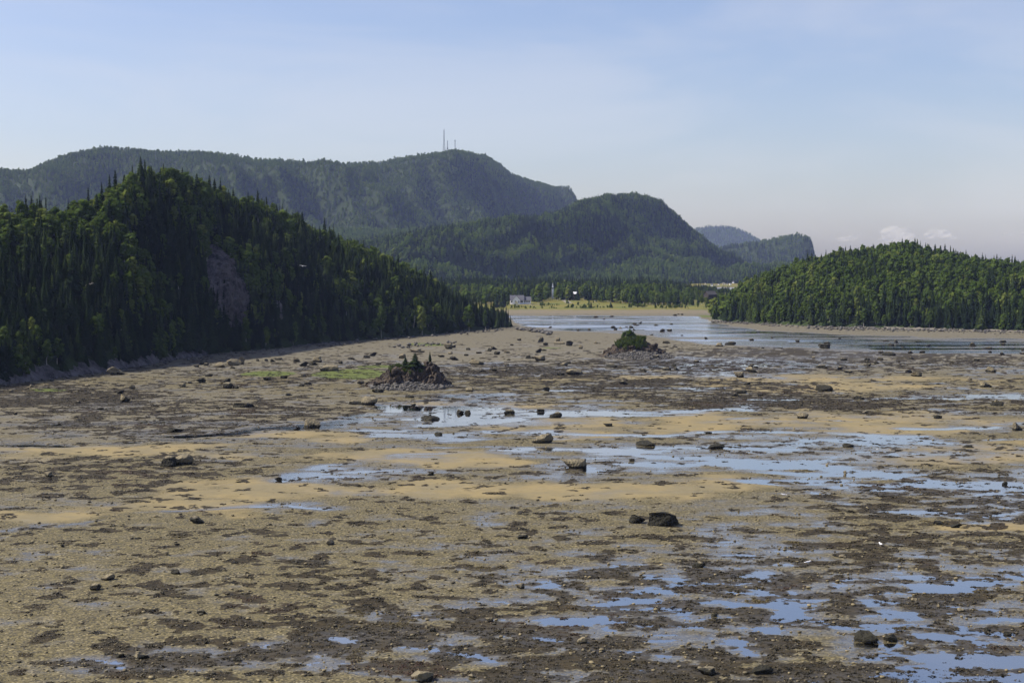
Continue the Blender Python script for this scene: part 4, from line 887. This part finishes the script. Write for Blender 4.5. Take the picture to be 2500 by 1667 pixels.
def add_rocks(root, lst, ppm, mat_me, foot_y):
    for k, (dx, dy, w, h) in enumerate(lst):          # px right of centre, px above foot, px wide, px high
        o = obj('rock', mat_me[k % len(mat_me)], root, loc=(dx / ppm, foot_y + 0.0, dy / ppm), rotz=k * 1.7, scale=(w / ppm, w / ppm * .8, h / ppm))
ROCK_I = [rock_mesh('islet_block', 900 + k, 3, 9, M_islet, .22) for k in range(6)]
ROCK_T = [rock_mesh('islet_boulder', 930 + k, 3, 7, M_rubble, .15) for k in range(3)]
J, Jp, JW, JD, JP = islet(992, 946, 208, [(-104, 3), (-85, 10), (-62, 20), (-48, 34), (-36, 44), (-10, 46), (15, 42), (35, 44), (52, 49), (70, 46), (80, 34), (92, 16), (104, 2)], 1, 'rock_islet', 'jagged brown rock islet with small spruces on the flat', M_islet, .5, (170, 80), 1.15)
for k, (dx, yf, dz, w, h, me) in enumerate([(30, -.36, 4, 22, 18, ROCK_T[0]), (66, -.30, 5, 26, 22, ROCK_T[1]), (83, -.34, 0, 30, 18, ROCK_I[0]), (-50, -.38, 0, 26, 26, ROCK_I[1]), (-24, -.44, 2, 24, 22, ROCK_I[2]), (5, -.42, 3, 34, 24, ROCK_I[3]), (40, -.2, 22, 22, 26, ROCK_I[4]), (62, -.1, 26, 20, 24, ROCK_I[5]), (50, -.05, 30, 9, 24, ROCK_I[1]), (-62, -.3, 4, 30, 16, ROCK_I[4]), (-80, -.42, 0, 34, 9, ROCK_T[2]), (-42, -.2, 22, 20, 22, ROCK_I[0]), (-10, -.25, 22, 26, 20, ROCK_I[2])]):
    obj('rock', me, J, loc=(dx / Jp, JD * yf, dz / Jp - .3), rotz=k * 1.1, scale=(w / Jp, w / Jp * .85, h / Jp + .3))
Gi, Gp, GW, GD, GP = islet(1548, 872, 176, [(-88, 2), (-72, 6), (-58, 13), (-40, 24), (-25, 32), (-8, 40), (20, 38), (36, 34), (50, 26), (66, 16), (80, 6), (88, 1)], 2, 'rock_islet', 'dark rock islet crowned with green grass before the far pool', M_islet, .6, (150, 80), 1.0)
for k, (dx, yf, dz, w, h, me) in enumerate([(45, -.2, 14, 16, 16, ROCK_I[1]), (54, -.25, 8, 18, 16, ROCK_I[2]), (62, -.2, 6, 16, 12, ROCK_I[3]), (36, -.3, 10, 20, 16, ROCK_I[0]), (-55, -.3, 2, 24, 12, ROCK_I[4]), (-25, -.36, 4, 24, 22, ROCK_I[5]), (0, -.38, 4, 30, 20, ROCK_I[3]), (22, -.36, 3, 24, 18, ROCK_I[1]), (73, -.2, 2, 18, 9, ROCK_I[2]), (30, -.44, 0, 12, 8, ROCK_T[0])]):
    obj('rock', me, Gi, loc=(dx / Gp, GD * yf, dz / Gp - .3), rotz=k * 1.1, scale=(w / Gp, w / Gp * .85, h / Gp + .3))
def pile(root, P, ppm, n, smin, smax, seed, mes, zmin=.25, tall=1.0):
    rg = np.random.default_rng(seed); c = np.where(P[:, 2] > zmin)[0]
    for q in rg.choice(c, n, replace=False):
        w = rg.uniform(smin, smax) / ppm; hgt = w * rg.uniform(.7, 1.25) * tall
        o = obj('rock', mes[int(rg.integers(len(mes)))], root, loc=(P[q, 0], P[q, 1], P[q, 2] - hgt * .62), scale=(w, w * rg.uniform(.6, 1), hgt))
        o.rotation_euler = (rg.normal(0, .25), rg.normal(0, .25), rg.uniform(0, 6.28))
def grass_mesh(name, spots, seed, hgt, n, mat):
    rg = random.Random(seed); v, f = [], []
    for (x, y, z, r) in spots:
        for k in range(n):
            a = rg.random() * 6.28; d = r * math.sqrt(rg.random()); bx, by = x + d * math.cos(a), y + d * math.sin(a); h = hgt * rg.uniform(.5, 1.2)
            an = rg.random() * 6.28; wx, wy = math.cos(an) * .10, math.sin(an) * .10; lx, ly = rg.gauss(0, .3) * h, rg.gauss(0, .3) * h; b = len(v)
            v += [(bx - wx, by - wy, z - .3), (bx + wx, by + wy, z - .3), (bx + wx * .8 + lx * .4, by + wy * .8 + ly * .4, z + h * .6), (bx + lx, by + ly, z + h)]
            f += [(b, b + 1, b + 2), (b, b + 2, b + 3)]
    return mesh_np(name, v, f, mat)
def crown_spots(P, zmin, r, xr, n, seed):
    rg = np.random.default_rng(seed); c = np.where((P[:, 2] > zmin) & (P[:, 0] > xr[0]) & (P[:, 0] < xr[1]))[0]
    return [(*P[k], r) for k in rg.choice(c, min(n, len(c)), replace=False)]
ROCK_A = [rock_mesh('angular_block', 960 + k, 3, 16, M_islet, .16, .28, .60) for k in range(8)]
pile(J, JP, Jp, 90, 8, 24, 5, ROCK_A); pile(Gi, GP, Gp, 70, 6, 16, 6, ROCK_A)
gr = obj('grass', grass_mesh('grass', crown_spots(GP, 2.6, .7, (-5.2, 3.6), 120, 1), 2, 1.5, 26, M_grass), Gi)
gr = obj('shrub', mesh_np('shrub', *leaf_crown(77, 3.4, 2.6, 26, 26, .22, .0), M_grass), Gi, loc=(-1.4, .8, GP[:, 2].max() - 1.4), scale=(1.15, .8, 1.15))
gr = obj('shrub', mesh_np('shrub', *leaf_crown(78, 2.6, 2.0, 22, 24, .2, .0), M_grass), Gi, loc=(1.7, .5, GP[:, 2].max() - 1.9), scale=(1.1, .8, 1.0))
gr = obj('grass', grass_mesh('grass', crown_spots(JP, 3.4, .5, (-4.5, 4), 40, 3), 4, .8, 16, M_grass), J)
obj('shrub', mesh_np('shrub', *leaf_crown(79, 1.8, 1.5, 16, 16, .16, .0), M_grass), J, loc=(-2.4, .3, 3.6), scale=(1.3, .9, .8))
obj('shrub', mesh_np('shrub', *leaf_crown(80, 1.6, 1.3, 16, 16, .16, .0), M_grass), J, loc=(3.6, .3, 3.7), scale=(1.2, .9, .7))
def islet_tree(root, P, dx, hpx, ppm, var, w, label, kind='spruce', dz=0.0):
    m = np.abs(P[:, 0] - dx / ppm) < .5; k = np.where(m)[0][np.argmax(P[m, 2])]; h = hpx / ppm; s = h / 9.0
    return tree(kind, root.location + Vector((dx / ppm, P[k, 1], P[k, 2] - .3 + dz)), dx, (s * w, s * w, s), var, label)
islet_tree(J, JP, 20, 36, Jp, 1, 3.4, 'bushy cone shaped little spruce on the jagged islet')
islet_tree(J, JP, -5, 27, Jp, 0, 3.0, 'smaller pale little spruce on the jagged islet')
islet_tree(J, JP, 56, 32, Jp, 2, 1.5, 'thin scraggy spruce with a ball top on the jagged islet')
bt = JP[np.argmax(np.where(np.abs(JP[:, 0] - 56 / Jp) < .5, JP[:, 2], -9))]
# rubble aprons, jetty stones and shore rubble
C_STONE = template_collection('stone', SMALL)
def rubble(name, pts, sizes, label):
    n = len(pts); s = np.stack([sizes, sizes * RNG.uniform(.6, 1, n), sizes * RNG.uniform(.4, .8, n)], 1)
    scatter(name, pts, RNG.random(n) * 6.28, s, RNG.integers(0, len(SMALL), n), C_STONE, label)
def bank(root, W, D, h, dx, seed):
    n_, m_ = 90, 60; X, Y = np.meshgrid(np.linspace(-1, 1, n_), np.linspace(-1, 1, m_), indexing='ij')
    r = np.hypot(X, Y); z = h * np.clip(1 - r, 0, 1) ** .9 + (.28 * fbm2(X * W * .5 + seed * 40, Y * D, 1.6, 4, .6, 3)) * (r < .97) - .12 - .5 * (r > .95)
    P = np.stack([X * W * .52 + dx, Y * D * 1.25 - D * .25, z], 2).reshape(-1, 3)
    obj('rubble_bank', mesh_np('rubble_bank', P, grid_faces(n_, m_), M_rubble), root); return P
def apron(root, D, W, n, name, label, dx=0.0, lim=.62, h=2.4):
    B = bank(root, W, D, h, dx, n); c = np.where((B[:, 2] > -.1) & (B[:, 1] < .1 * D))[0]; q = RNG.choice(c, n); P = B[q] + RNG.normal(0, .25, (n, 3)) * np.array([1, 1, .15])
    P[:, 0] += root.location.x; P[:, 1] += root.location.y
    rubble(name, P, RNG.gamma(2.5, .14, n).clip(.12, 1.3), label)
apron(J, JD, JW, 2200, 'rubble_apron', 'grey broken rubble spread before the jagged islet', 1.0, .62, 1.5)
apron(Gi, GD, GW, 2000, 'rubble_apron', 'grey broken rubble spread before the grassy islet', 1.5)
def line_stones(pts, n, spread, smin, smax, name, label, z=0.0):
    t = RNG.random(n) * (len(pts) - 1); k = range(len(pts))
    u = np.interp(t, k, [p[0] for p in pts]) + RNG.normal(0, spread[0], n); v = np.interp(t, k, [p[1] for p in pts]) + RNG.normal(0, spread[1], n)
    P = np.array([ground(a, b) for a, b in zip(u, v)]); P[:, 2] = np.maximum(fields(P[:, 0], P[:, 1])[0], 0) - .05 + z
    rubble(name, P, RNG.uniform(smin, smax, n), label)
line_stones([(1262, 805), (1290, 807), (1310, 811), (1345, 817)], 120, (3, 1.2), .8, 2.2, 'stone_spit', 'short row of grey stones running off the wooded point')
line_stones([(975, 848), (1010, 846), (1060, 842), (1110, 838)], 34, (10, 2.5), .5, 1.8, 'slab_rubble', 'flat broken slabs on the beach beyond the jagged islet')
line_stones([(1740, 785), (1790, 789), (1850, 791), (1900, 795), (1990, 799)], 160, (8, 1.5), .3, 1.5, 'shore_rubble', 'tan broken stones along the tip of the sunlit hill')
line_stones([(1990, 801), (2120, 804), (2300, 808), (2520, 812)], 420, (10, 2.0), .3, 1.6, 'shore_rubble', 'grey broken stones along the shore of the sunlit hill')
line_stones([(0, 940), (220, 914), (430, 880), (700, 852), (900, 832), (1120, 813), (1230, 803)], 400, (8, 3), .3, 1.4, 'shore_rubble', 'small stones along the beach under the shaded hill')

# ------------------------------------------------------------------ seaweed mats and loose stones on the flat
def weed_tuft(seed):
    rg = random.Random(seed); v, f = [], []
    for k in range(16):
        a = rg.random() * 6.28; d = .5 * math.sqrt(rg.random()); x, y = d * math.cos(a), d * math.sin(a); z = .17 * (1 - d) + rg.random() * .08
        n = Vector((rg.gauss(0, .6), rg.gauss(0, .6), 1)).normalized(); t = n.orthogonal().normalized(); t = Matrix.Rotation(rg.random() * 6.28, 3, n) @ t; b2 = n.cross(t); s = rg.uniform(.12, .28)
        c = Vector((x, y, z)); b = len(v); v += [tuple(c - t * s), tuple(c + b2 * s * .6), tuple(c + t * s * 1.2 - n * .08), tuple(c - b2 * s * .6)]; f.append((b, b + 1, b + 2, b + 3))
    b = len(v); m = 7                                  # a low solid core
    for k in range(m): v.append((.46 * math.cos(6.28 * k / m), .46 * math.sin(6.28 * k / m), -.05))
    v.append((0, 0, .17)); f += [(b + k, b + (k + 1) % m, b + m) for k in range(m)]
    return mesh_np('weed_tuft', v, f, M_weed)
C_WEED = template_collection('weed', [weed_tuft(k) for k in range(5)])
def flat_points(n, d0, d1, power):
    t = RNG.random(n); y = (d0 ** power + t * (d1 ** power - d0 ** power)) ** (1 / power); x = RNG.uniform(-.385, .385, n) * y; return x, y
x, y = flat_points(260000, 90, 430, 0.6)
h_, s_, w_, a_, m_ = fields(x, y); k = (w_ > .35 + .5 * RNG.random(len(x))) & (h_ > -.10)
x, y, h_ = x[k], y[k], h_[k]; n = len(x); print('weed', n)
sz = RNG.gamma(4, .07, n).clip(.10, .7) * np.interp(y, [90, 200, 430], [.85, 1.2, 1.9])
scatter('seaweed', np.stack([x, y, np.maximum(h_, -.03) - .03], 1), RNG.random(n) * 6.28, np.stack([sz, sz, sz * np.interp(y, [90, 430], [.7, .5])], 1), RNG.integers(0, 5, n), C_WEED, 'brown rockweed lying in mats over the flat')
C_PEB = template_collection('pebble', [rock_mesh('pebble', 800 + k, 1, 4, M_pebble) for k in range(6)])
x, y = flat_points(45000, 90, 320, 0.5); h_, s_, w_, a_, m_ = fields(x, y); k = (h_ > .0) & (s_ < .5 * RNG.random(len(x)) + .15)
x, y, h_ = x[k], y[k], h_[k]; n = len(x); sz = RNG.gamma(1.6, .06, n).clip(.05, .45)
scatter('loose_stones', np.stack([x, y, h_ - .03], 1), RNG.random(n) * 6.28, np.stack([sz, sz * .8, sz * .55], 1), RNG.integers(0, 6, n), C_PEB, 'small loose stones strewn over the gravel flat')

# ------------------------------------------------------------------ buildings
def gable_house(name, loc, rotz, w, d, hw, hr, wall, roof, label, wins=(), door=None, over=.35):
    r = empty(name, loc, rotz); m = MB()
    m.add([(-w/2, -d/2, -1), (w/2, -d/2, -1), (w/2, d/2, -1), (-w/2, d/2, -1), (-w/2, -d/2, hw), (w/2, -d/2, hw), (w/2, d/2, hw), (-w/2, d/2, hw), (-w/2, 0, hw + hr), (w/2, 0, hw + hr)],
          [(0, 1, 5, 4), (2, 3, 7, 6), (1, 2, 6, 9, 5), (3, 0, 4, 8, 7), (0, 3, 2, 1)])
    obj('wall', m.mesh('wall', wall), r)
    m = MB(); e = over; sl = hr / (d / 2); t = .18
    for s in (-1, 1):
        y1, z1 = s * (d / 2 + e), hw - e * sl + .04; y0, z0 = 0, hw + hr + .04; x0, x1 = -w / 2 - e, w / 2 + e
        m.add([(x0, y0, z0), (x1, y0, z0), (x1, y1, z1), (x0, y1, z1), (x0, y0, z0 + t), (x1, y0, z0 + t), (x1, y1, z1 + t), (x0, y1, z1 + t)], [(0, 1, 2, 3), (4, 5, 6, 7), (0, 1, 5, 4), (1, 2, 6, 5), (2, 3, 7, 6), (3, 0, 4, 7)])
    obj('roof', m.mesh('roof', roof), r)
    for (x, z, ww, wh) in wins:
        m = MB(); m.box((x, -d / 2 - .03, z), (ww, .08, wh)); o = obj('window', m.mesh('window', M_pane), r)
    if door: m = MB(); m.box((door[0], -d / 2 - .03, 1.0), (.95, .08, 2.0)); obj('door', m.mesh('door', M_pane), r)
    tag(r, label, 'house'); return r
def spit_at(px, yy): x = (px - CX) / F * yy; return Vector((x, yy, float(spit_z(np.array(x), np.array(yy)))))
p = spit_at(1262, 1012)
hs = gable_house('white_house', p, 0.04, 9.5, 7.5, 2.9, 3.2, M_white, M_roof, 'white house with grey roof and front gable at the meadow edge', [(-3.6, 1.8, 1.6, 1.2), (3.2, 1.8, 2.0, 1.2)])
m = MB(); gw, gd, gh, gr_ = 5.4, 2.0, 3.0, 2.9
m.add([(-gw/2, -gd, -1), (gw/2, -gd, -1), (gw/2, 1, -1), (-gw/2, 1, -1), (-gw/2, -gd, gh), (gw/2, -gd, gh), (gw/2, 1, gh), (-gw/2, 1, gh), (0, -gd, gh + gr_), (0, 1, gh + gr_)], [(0, 1, 5, 8, 4), (1, 2, 6, 5), (3, 0, 4, 7), (2, 3, 7, 9, 6)])
obj('front_gable', m.mesh('front_gable', M_white), hs, loc=(-.6, -7.5 / 2, 0))
m = MB()
for s in (-1, 1): m.add([(0, -gd - .3, gh + gr_ + .1), (s * (gw/2 + .4), -gd - .3, gh - .35), (s * (gw/2 + .4), 2.4, gh - .35), (0, 3.6, gh + gr_ + .1), (0, -gd - .3, gh + gr_ + .28), (s * (gw/2 + .4), -gd - .3, gh - .17), (s * (gw/2 + .4), 2.4, gh - .17), (0, 3.6, gh + gr_ + .28)], [(0, 1, 2, 3), (4, 5, 6, 7), (0, 1, 5, 4), (1, 2, 6, 5), (2, 3, 7, 6)])
obj('gable_roof', m.mesh('gable_roof', M_roof), hs, loc=(-.6, -7.5 / 2, 0))
for x_ in (-1.3, 1.0): m = MB(); m.box((x_, -7.5/2 - gd - .03, 1.7), (.9, .08, 1.3)); obj('window', m.mesh('window', M_pane), hs)
p2 = spit_at(1286, 1013)
gable_house('house_wing', p2, 0.04, 5.6, 6.5, 2.6, 2.4, M_white, M_roof, 'low white wing with grey roof joined beside the gabled white house', [(-1.5, 1.6, 1.0, 1.1), (0, 1.6, 1.0, 1.1), (1.5, 1.6, 1.0, 1.1)])
gable_house('shed', spit_at(1261.5, 985), 1.5, 2.0, 1.8, 2.6, .8, M_yellow, M_white, 'tiny cream shed on the grass before the white house')
def tower_church(px, yy):
    p = spit_at(px, yy); zt = at_depth(px, 689, yy).z - p.z; r = empty('church_steeple', p); m = MB(); b = zt * .60; w = .7
    m.box((0, 0, b / 2 - .5), (2 * w, 2 * w, b + 1)); obj('tower', m.mesh('tower', M_white), r)
    m = MB(); m.box((0, 0, b + .45), (1.5 * w, 1.5 * w, .9)); obj('belfry', m.mesh('belfry', M_log), r)
    m = MB(); z0 = b + .9; q = [(-w * .8, -w * .8, z0), (w * .8, -w * .8, z0), (w * .8, w * .8, z0), (-w * .8, w * .8, z0), (0, 0, zt)]; m.add(q, [(0, 1, 4), (1, 2, 4), (2, 3, 4), (3, 0, 4), (3, 2, 1, 0)])
    obj('spire', m.mesh('spire', M_white), r); tag(r, 'slender white church steeple rising out of the spit wood', 'church')
tower_church(1349.5, 1090)
def roof_at(px, v_top, yy, **kw):
    p = at_depth(px, v_top, yy); return Vector((p.x, yy, p.z))
p = roof_at(1404, 712, 1080); gable_house('hut', Vector((p.x, p.y, p.z - 4.2)), 0.3, 2.4, 2.6, 2.6, 1.3, M_log, M_white, 'small white roofed hut half hidden in the spit wood')
p = roof_at(1734, 711, 1040); gable_house('log_cabin', Vector((p.x, p.y, p.z - 5.4)), 0.5, 7.5, 6.0, 3.0, 2.4, M_log, M_brownroof, 'dark log cabin with brown roof among trees by the sunlit hill')
p = roof_at(1240, 703, 1110); gable_house('cottage', Vector((p.x, p.y, p.z - 5)), 0.8, 5.0, 5.0, 3.2, 1.8, M_roof, M_roof, 'grey roof of a cottage hidden in trees above the white house')
# path over the meadow
def path(pts, wid, name, label):
    q = [spit_at(*p) for p in pts]; v, f = [], []
    for a, b in zip(q[:-1], q[1:]):
        for t in np.linspace(0, 1, 8, endpoint=False): v.append(a.lerp(b, t))
    vv = []
    for p in v:
        for s in (-1, 1): vv.append((p.x + s * wid, p.y, float(spit_z(np.array(p.x + s * wid), np.array(p.y))) + .10))
    f = [(2 * k, 2 * k + 1, 2 * k + 3, 2 * k + 2) for k in range(len(v) - 1)]
    o = obj(name, mesh_np(name, vv, f, M_path)); o['kind'] = 'structure'; tag(o, label)
path([(1372, 1090), (1380, 1060), (1388, 1035), (1392, 1025)], 2.2, 'path', 'pale gravel path coming out of the spit wood')
path([(1272, 985), (1280, 990), (1300, 1000), (1330, 1010)], 1.2, 'path', 'faint path across the grass by the shed')
# far village
for k, (dx, dv, w, h) in enumerate([(1714, 698, 5, 3), (1722, 698, 6, 4), (1722, 692, 3, 2), (1731, 698, 6, 4), (1738, 697, 6, 5), (1748, 698, 8, 4), (1755, 695, 4, 3), (1767, 695, 7, 5), (1775, 695, 4, 4), (1783, 694, 5, 3), (1790, 690, 5, 4), (1765, 699, 4, 2.5)]):
    yy = 2088 + (k % 4) * 12; p = at_depth(dx, dv, yy); W_ = .8 * w / F * yy; Hh = .8 * h / F * yy
    gable_house('village_house', Vector((p.x, yy, p.z)), (k * 1.3) % 1.0 - .5, W_, W_ * .8, Hh * .62, Hh * .45, (M_white, M_white, M_yellow)[k % 3], (M_roof, M_ledge)[k % 2], f"tiny village house, {ORD[k]} of those along the far shore under the domed hill", [(0, Hh * .35, W_ * .4, Hh * .25)])['group'] = 'far village houses'

# ------------------------------------------------------------------ radio masts on the mountain
def mast(px, v_top, v_base, wb, wt, taper_at, label, rings, ant):
    P = GM.reshape(-1, 3); u, v, d = project(P); c = np.where(np.abs(u - px) < 5)[0]; k = c[np.argmin(v[c])]; yy = P[k, 1]
    x = at_depth(px, v_top, yy).x; zt = at_depth(px, v_top, yy).z; z0 = P[k, 2] - 1.0; hh2 = zt - z0
    r = empty('radio_mast', (x, yy, z0)); hb = hh2 * taper_at
    def wid(z): return wb + (wt - wb) * min(1, z / hb)
    for sx_, sy_ in ((-1, -1), (1, -1), (1, 1), (-1, 1)):
        m = MB(); m.bar((sx_ * wb, sy_ * wb, 0), (sx_ * wt, sy_ * wt, hb), .32, .28, 4); m.bar((sx_ * wt, sy_ * wt, hb), (sx_ * wt * .7, sy_ * wt * .7, hh2 * .93), .28, .22, 4); obj('leg', m.mesh('leg', M_steel), r)
    m = MB()
    for q in range(rings):
        z = hh2 * .93 * (q + .5) / rings; w = wid(z); z2 = hh2 * .93 * (q + 1.5) / rings; w2 = wid(z2)
        for a, b in (((-1, -1), (1, -1)), ((1, -1), (1, 1)), ((1, 1), (-1, 1)), ((-1, 1), (-1, -1))):
            m.bar((a[0] * w, a[1] * w, z), (b[0] * w, b[1] * w, z), .2, .2, 4)
            if z2 < hh2 * .93: m.bar((a[0] * w, a[1] * w, z), (b[0] * w2, b[1] * w2, z2), .15, .15, 4)
    obj('bracing', m.mesh('bracing', M_steel), r)
    m = MB(); m.bar((0, 0, hh2 * .9), (0, 0, hh2), .45, .3, 6); obj('top_antenna', m.mesh('top_antenna', M_steel), r)
    for za, wa, ha in ant: m = MB(); m.box((0, 0, hh2 * za), (wa, wa, ha)); obj('antenna_array', m.mesh('antenna_array', M_steel), r)
    tag(r, label, 'mast')
mast(1084, 315, 366, 3.4, .9, .62, 'tallest lattice radio mast on the mountain top', 16, [(.80, 2.0, 1.6), (.73, 2.2, 1.3), (.67, 2.2, 1.3), (.61, 2.3, 1.3), (.55, 2.2, 1.2), (.90, 1.3, 2.4), (.96, 1.2, 2.2)])
mast(1092.6, 343, 366, 2.0, .6, .7, 'thin short lattice mast just beside the tallest radio mast', 9, [(.38, 2.2, 1.8), (.93, 1.6, 1.0)])
mast(1111, 341, 365, .7, .6, .7, 'short slim radio mast standing apart on the mountain top', 9, [(.93, 1.8, 2.4), (.85, 1.8, 1.6), (.5, 1.6, 1.8), (.68, 1.3, 1.2)])

# ------------------------------------------------------------------ gulls, dead trunks
def gull_mesh(name, flying):
    v, f = [], []; rings = [(-.30, .012, .0), (-.22, .05, .0), (-.08, .085, 0), (.06, .09, 0), (.16, .06, .03), (.21, .05, .07), (.26, .052, .085), (.30, .03, .08), (.36, .008, .07)]; n = 8
    for x_, r, dz in rings:
        for k in range(n): v.append((x_, r * math.cos(6.283 * k / n), dz + r * math.sin(6.283 * k / n) * .95))
    for i in range(len(rings) - 1): f += [(i*n + k, i*n + (k+1) % n, (i+1)*n + (k+1) % n, (i+1)*n + k) for k in range(n)]
    f += [tuple(range(n))[::-1], tuple(range((len(rings)-1)*n, len(rings)*n))]
    def slab(pts, t=.012):
        b = len(v); k = len(pts); v.extend([(a, c, d + t) for a, c, d in pts] + [(a, c, d - t) for a, c, d in pts]); f.append(tuple(range(b, b + k))); f.append(tuple(range(b + 2*k - 1, b + k - 1, -1)))
        for i in range(k): f.append((b + i, b + k + i, b + k + (i + 1) % k, b + (i + 1) % k))
    slab([(-.24, -.05, 0), (-.42, -.09, 0), (-.42, .09, 0), (-.24, .05, 0)])
    if flying:
        for s in (-1, 1): slab([(.13, s*.05, .04), (.17, s*.35, .10), (.06, s*.68, .06), (-.04, s*.66, .06), (.0, s*.35, .10), (-.08, s*.05, .04)])
    else:
        for s in (-1, 1):
            slab([(.12, s*.085, .02), (.0, s*.10, .05), (-.34, s*.03, .02), (-.12, s*.09, -.03)])
            slab([(.0, s*.03, -.07), (.02, s*.03, -.07), (.02, s*.035, -.26), (.0, s*.035, -.26)], .006)
    return mesh_np(name, v, f, M_gull)
gm_f, gm_s = gull_mesh('gull', True), gull_mesh('gull', False)
g = obj('gull', gm_f, loc=at_depth(739, 649.5, 250), rotz=1.5); g.rotation_euler = (0.12, 0.06, 1.45); g.scale = (1, 1, 1); tag(g, 'white gull gliding in front of the shaded hill', 'bird')
for k, (u, v, lab) in enumerate(((1973, 1379, 'white gull standing in a pool left of the larger near pools'), (2149, 1335, 'white gull standing on weed beside a narrow pool'), (1913, 1213, 'tiny white gull on the sand south of the channel'), (2142, 1101, 'tiny white gull on the far channel sand'))):
    p = ground(u, v); p.z = max(0, float(fields(np.array([p.x]), np.array([p.y]))[0][0])) + .25; tag(obj('gull', gm_s, loc=p, rotz=k * 1.3 + .4), lab, 'bird')
for (u, v, du, dv, lab) in ((200, 700, 28, -9, 'fallen pale trunk leaning low in the shaded hill wood'), (322, 722, 10, -17, 'short dead pale trunk leaning in the shaded hill wood'), (1010, 800, 3, -30, 'thin dead upright trunk at the beach edge wood')):
    a = on_loft(GL[:, :40], u, v); a = Vector(a) + Vector((.9, -.4, 0)) * 3 + Vector((0, 0, 4)); b = at_depth(u + du, v + dv, a.y - 1); a2 = at_depth(u, v, a.y)
    m = MB(); m.bar((0, 0, 0), b - a2, .16, .06, 6)
    for q in (.4, .6, .8): m.bar((b - a2) * q, (b - a2) * q + Vector((.3, .2, .6)), .05, .02, 4)
    tag(obj('dead_trunk', m.mesh('dead_trunk', M_palebark), loc=a2), lab, 'dead tree')

# ------------------------------------------------------------------ clouds and haze
def cloud(px, py, w_px, h_px, seed, label, blobs):
    d = 14000.0; rg = random.Random(seed); c = at_depth(px, py, d); k = d / F; bm = bmesh.new()
    vv, ff = _ICO[3]; V, Fc = [], []
    for i in range(blobs):
        t = rg.random() * 2 - 1; r = h_px * k * (.35 + .3 * (1 - abs(t))) * rg.uniform(.7, 1.1)
        o = np.array([t * w_px * k * .42, rg.uniform(-1, 1) * h_px * k * .5, r * .5 + rg.random() * h_px * k * .4 * (1 - t * t)])
        q = vv * np.array([1.25, 1, .72]) * r; q = q * (1 + .35 * fbm3(vv * 2 + i * 7, 1.0, 3))[:, None] + o
        q[:, 2] = np.maximum(q[:, 2], -.05 * h_px * k + 4 * i / blobs); Fc.append(ff + len(V) * len(vv)); V.append(q)
    me = mesh_np('cloud', np.concatenate(V), np.concatenate(Fc), M_cloud)
    tag(obj('cloud', me, loc=c), label, 'cloud', 'small clouds low over the sunlit hill')
mc = NT('cloud_vapour'); cd = mc.n('ShaderNodeBsdfDiffuse'); cd.inputs[0].default_value = (.9, .88, .86, 1); ct = mc.n('ShaderNodeBsdfTranslucent'); ct.inputs[0].default_value = (.9, .88, .86, 1)
cx_ = mc.n('ShaderNodeMixShader'); mc.l(cd.outputs[0], cx_.inputs[1]); mc.l(ct.outputs[0], cx_.inputs[2]); tr = mc.n('ShaderNodeBsdfTransparent')
cy_ = mc.n('ShaderNodeMixShader'); cy_.inputs[0].default_value = 0.05; mc.l(tr.outputs[0], cy_.inputs[1]); mc.l(cx_.outputs[0], cy_.inputs[2])
M_cloud = mc.done(cy_.outputs[0])
cloud(2082, 588, 84, 16, 1, 'small flat pinkish cloud nearest the cape', 9)
cloud(2188, 592, 80, 40, 2, 'tallest puffy little cloud above the sunlit hill summit', 11)
cloud(2290, 584, 100, 24, 3, 'wide puffy little cloud right of the tallest one', 12)
cloud(2478, 576, 80, 10, 4, 'thin cloud strip at the photo edge', 7)
hz = NT('haze_air'); vol = hz.n('ShaderNodeVolumePrincipled'); vol.inputs['Color'].default_value = (0.46, 0.57, 1.0, 1); vol.inputs['Absorption Color'].default_value = (1, 1, 1, 1); vol.inputs['Density'].default_value = 0.000052; vol.inputs['Anisotropy'].default_value = 0.1
M_haze = hz.done(None, vol.outputs[0])
m = MB(); m.box((0, (Y0B + Y1B) / 2, 208), (2 * XB + 40, Y1B - Y0B + 40, 424)); hz_o = obj('haze', m.mesh('haze', M_haze)); hz_o['kind'] = 'stuff'; tag(hz_o, 'thin blue air haze over the bay and hills')
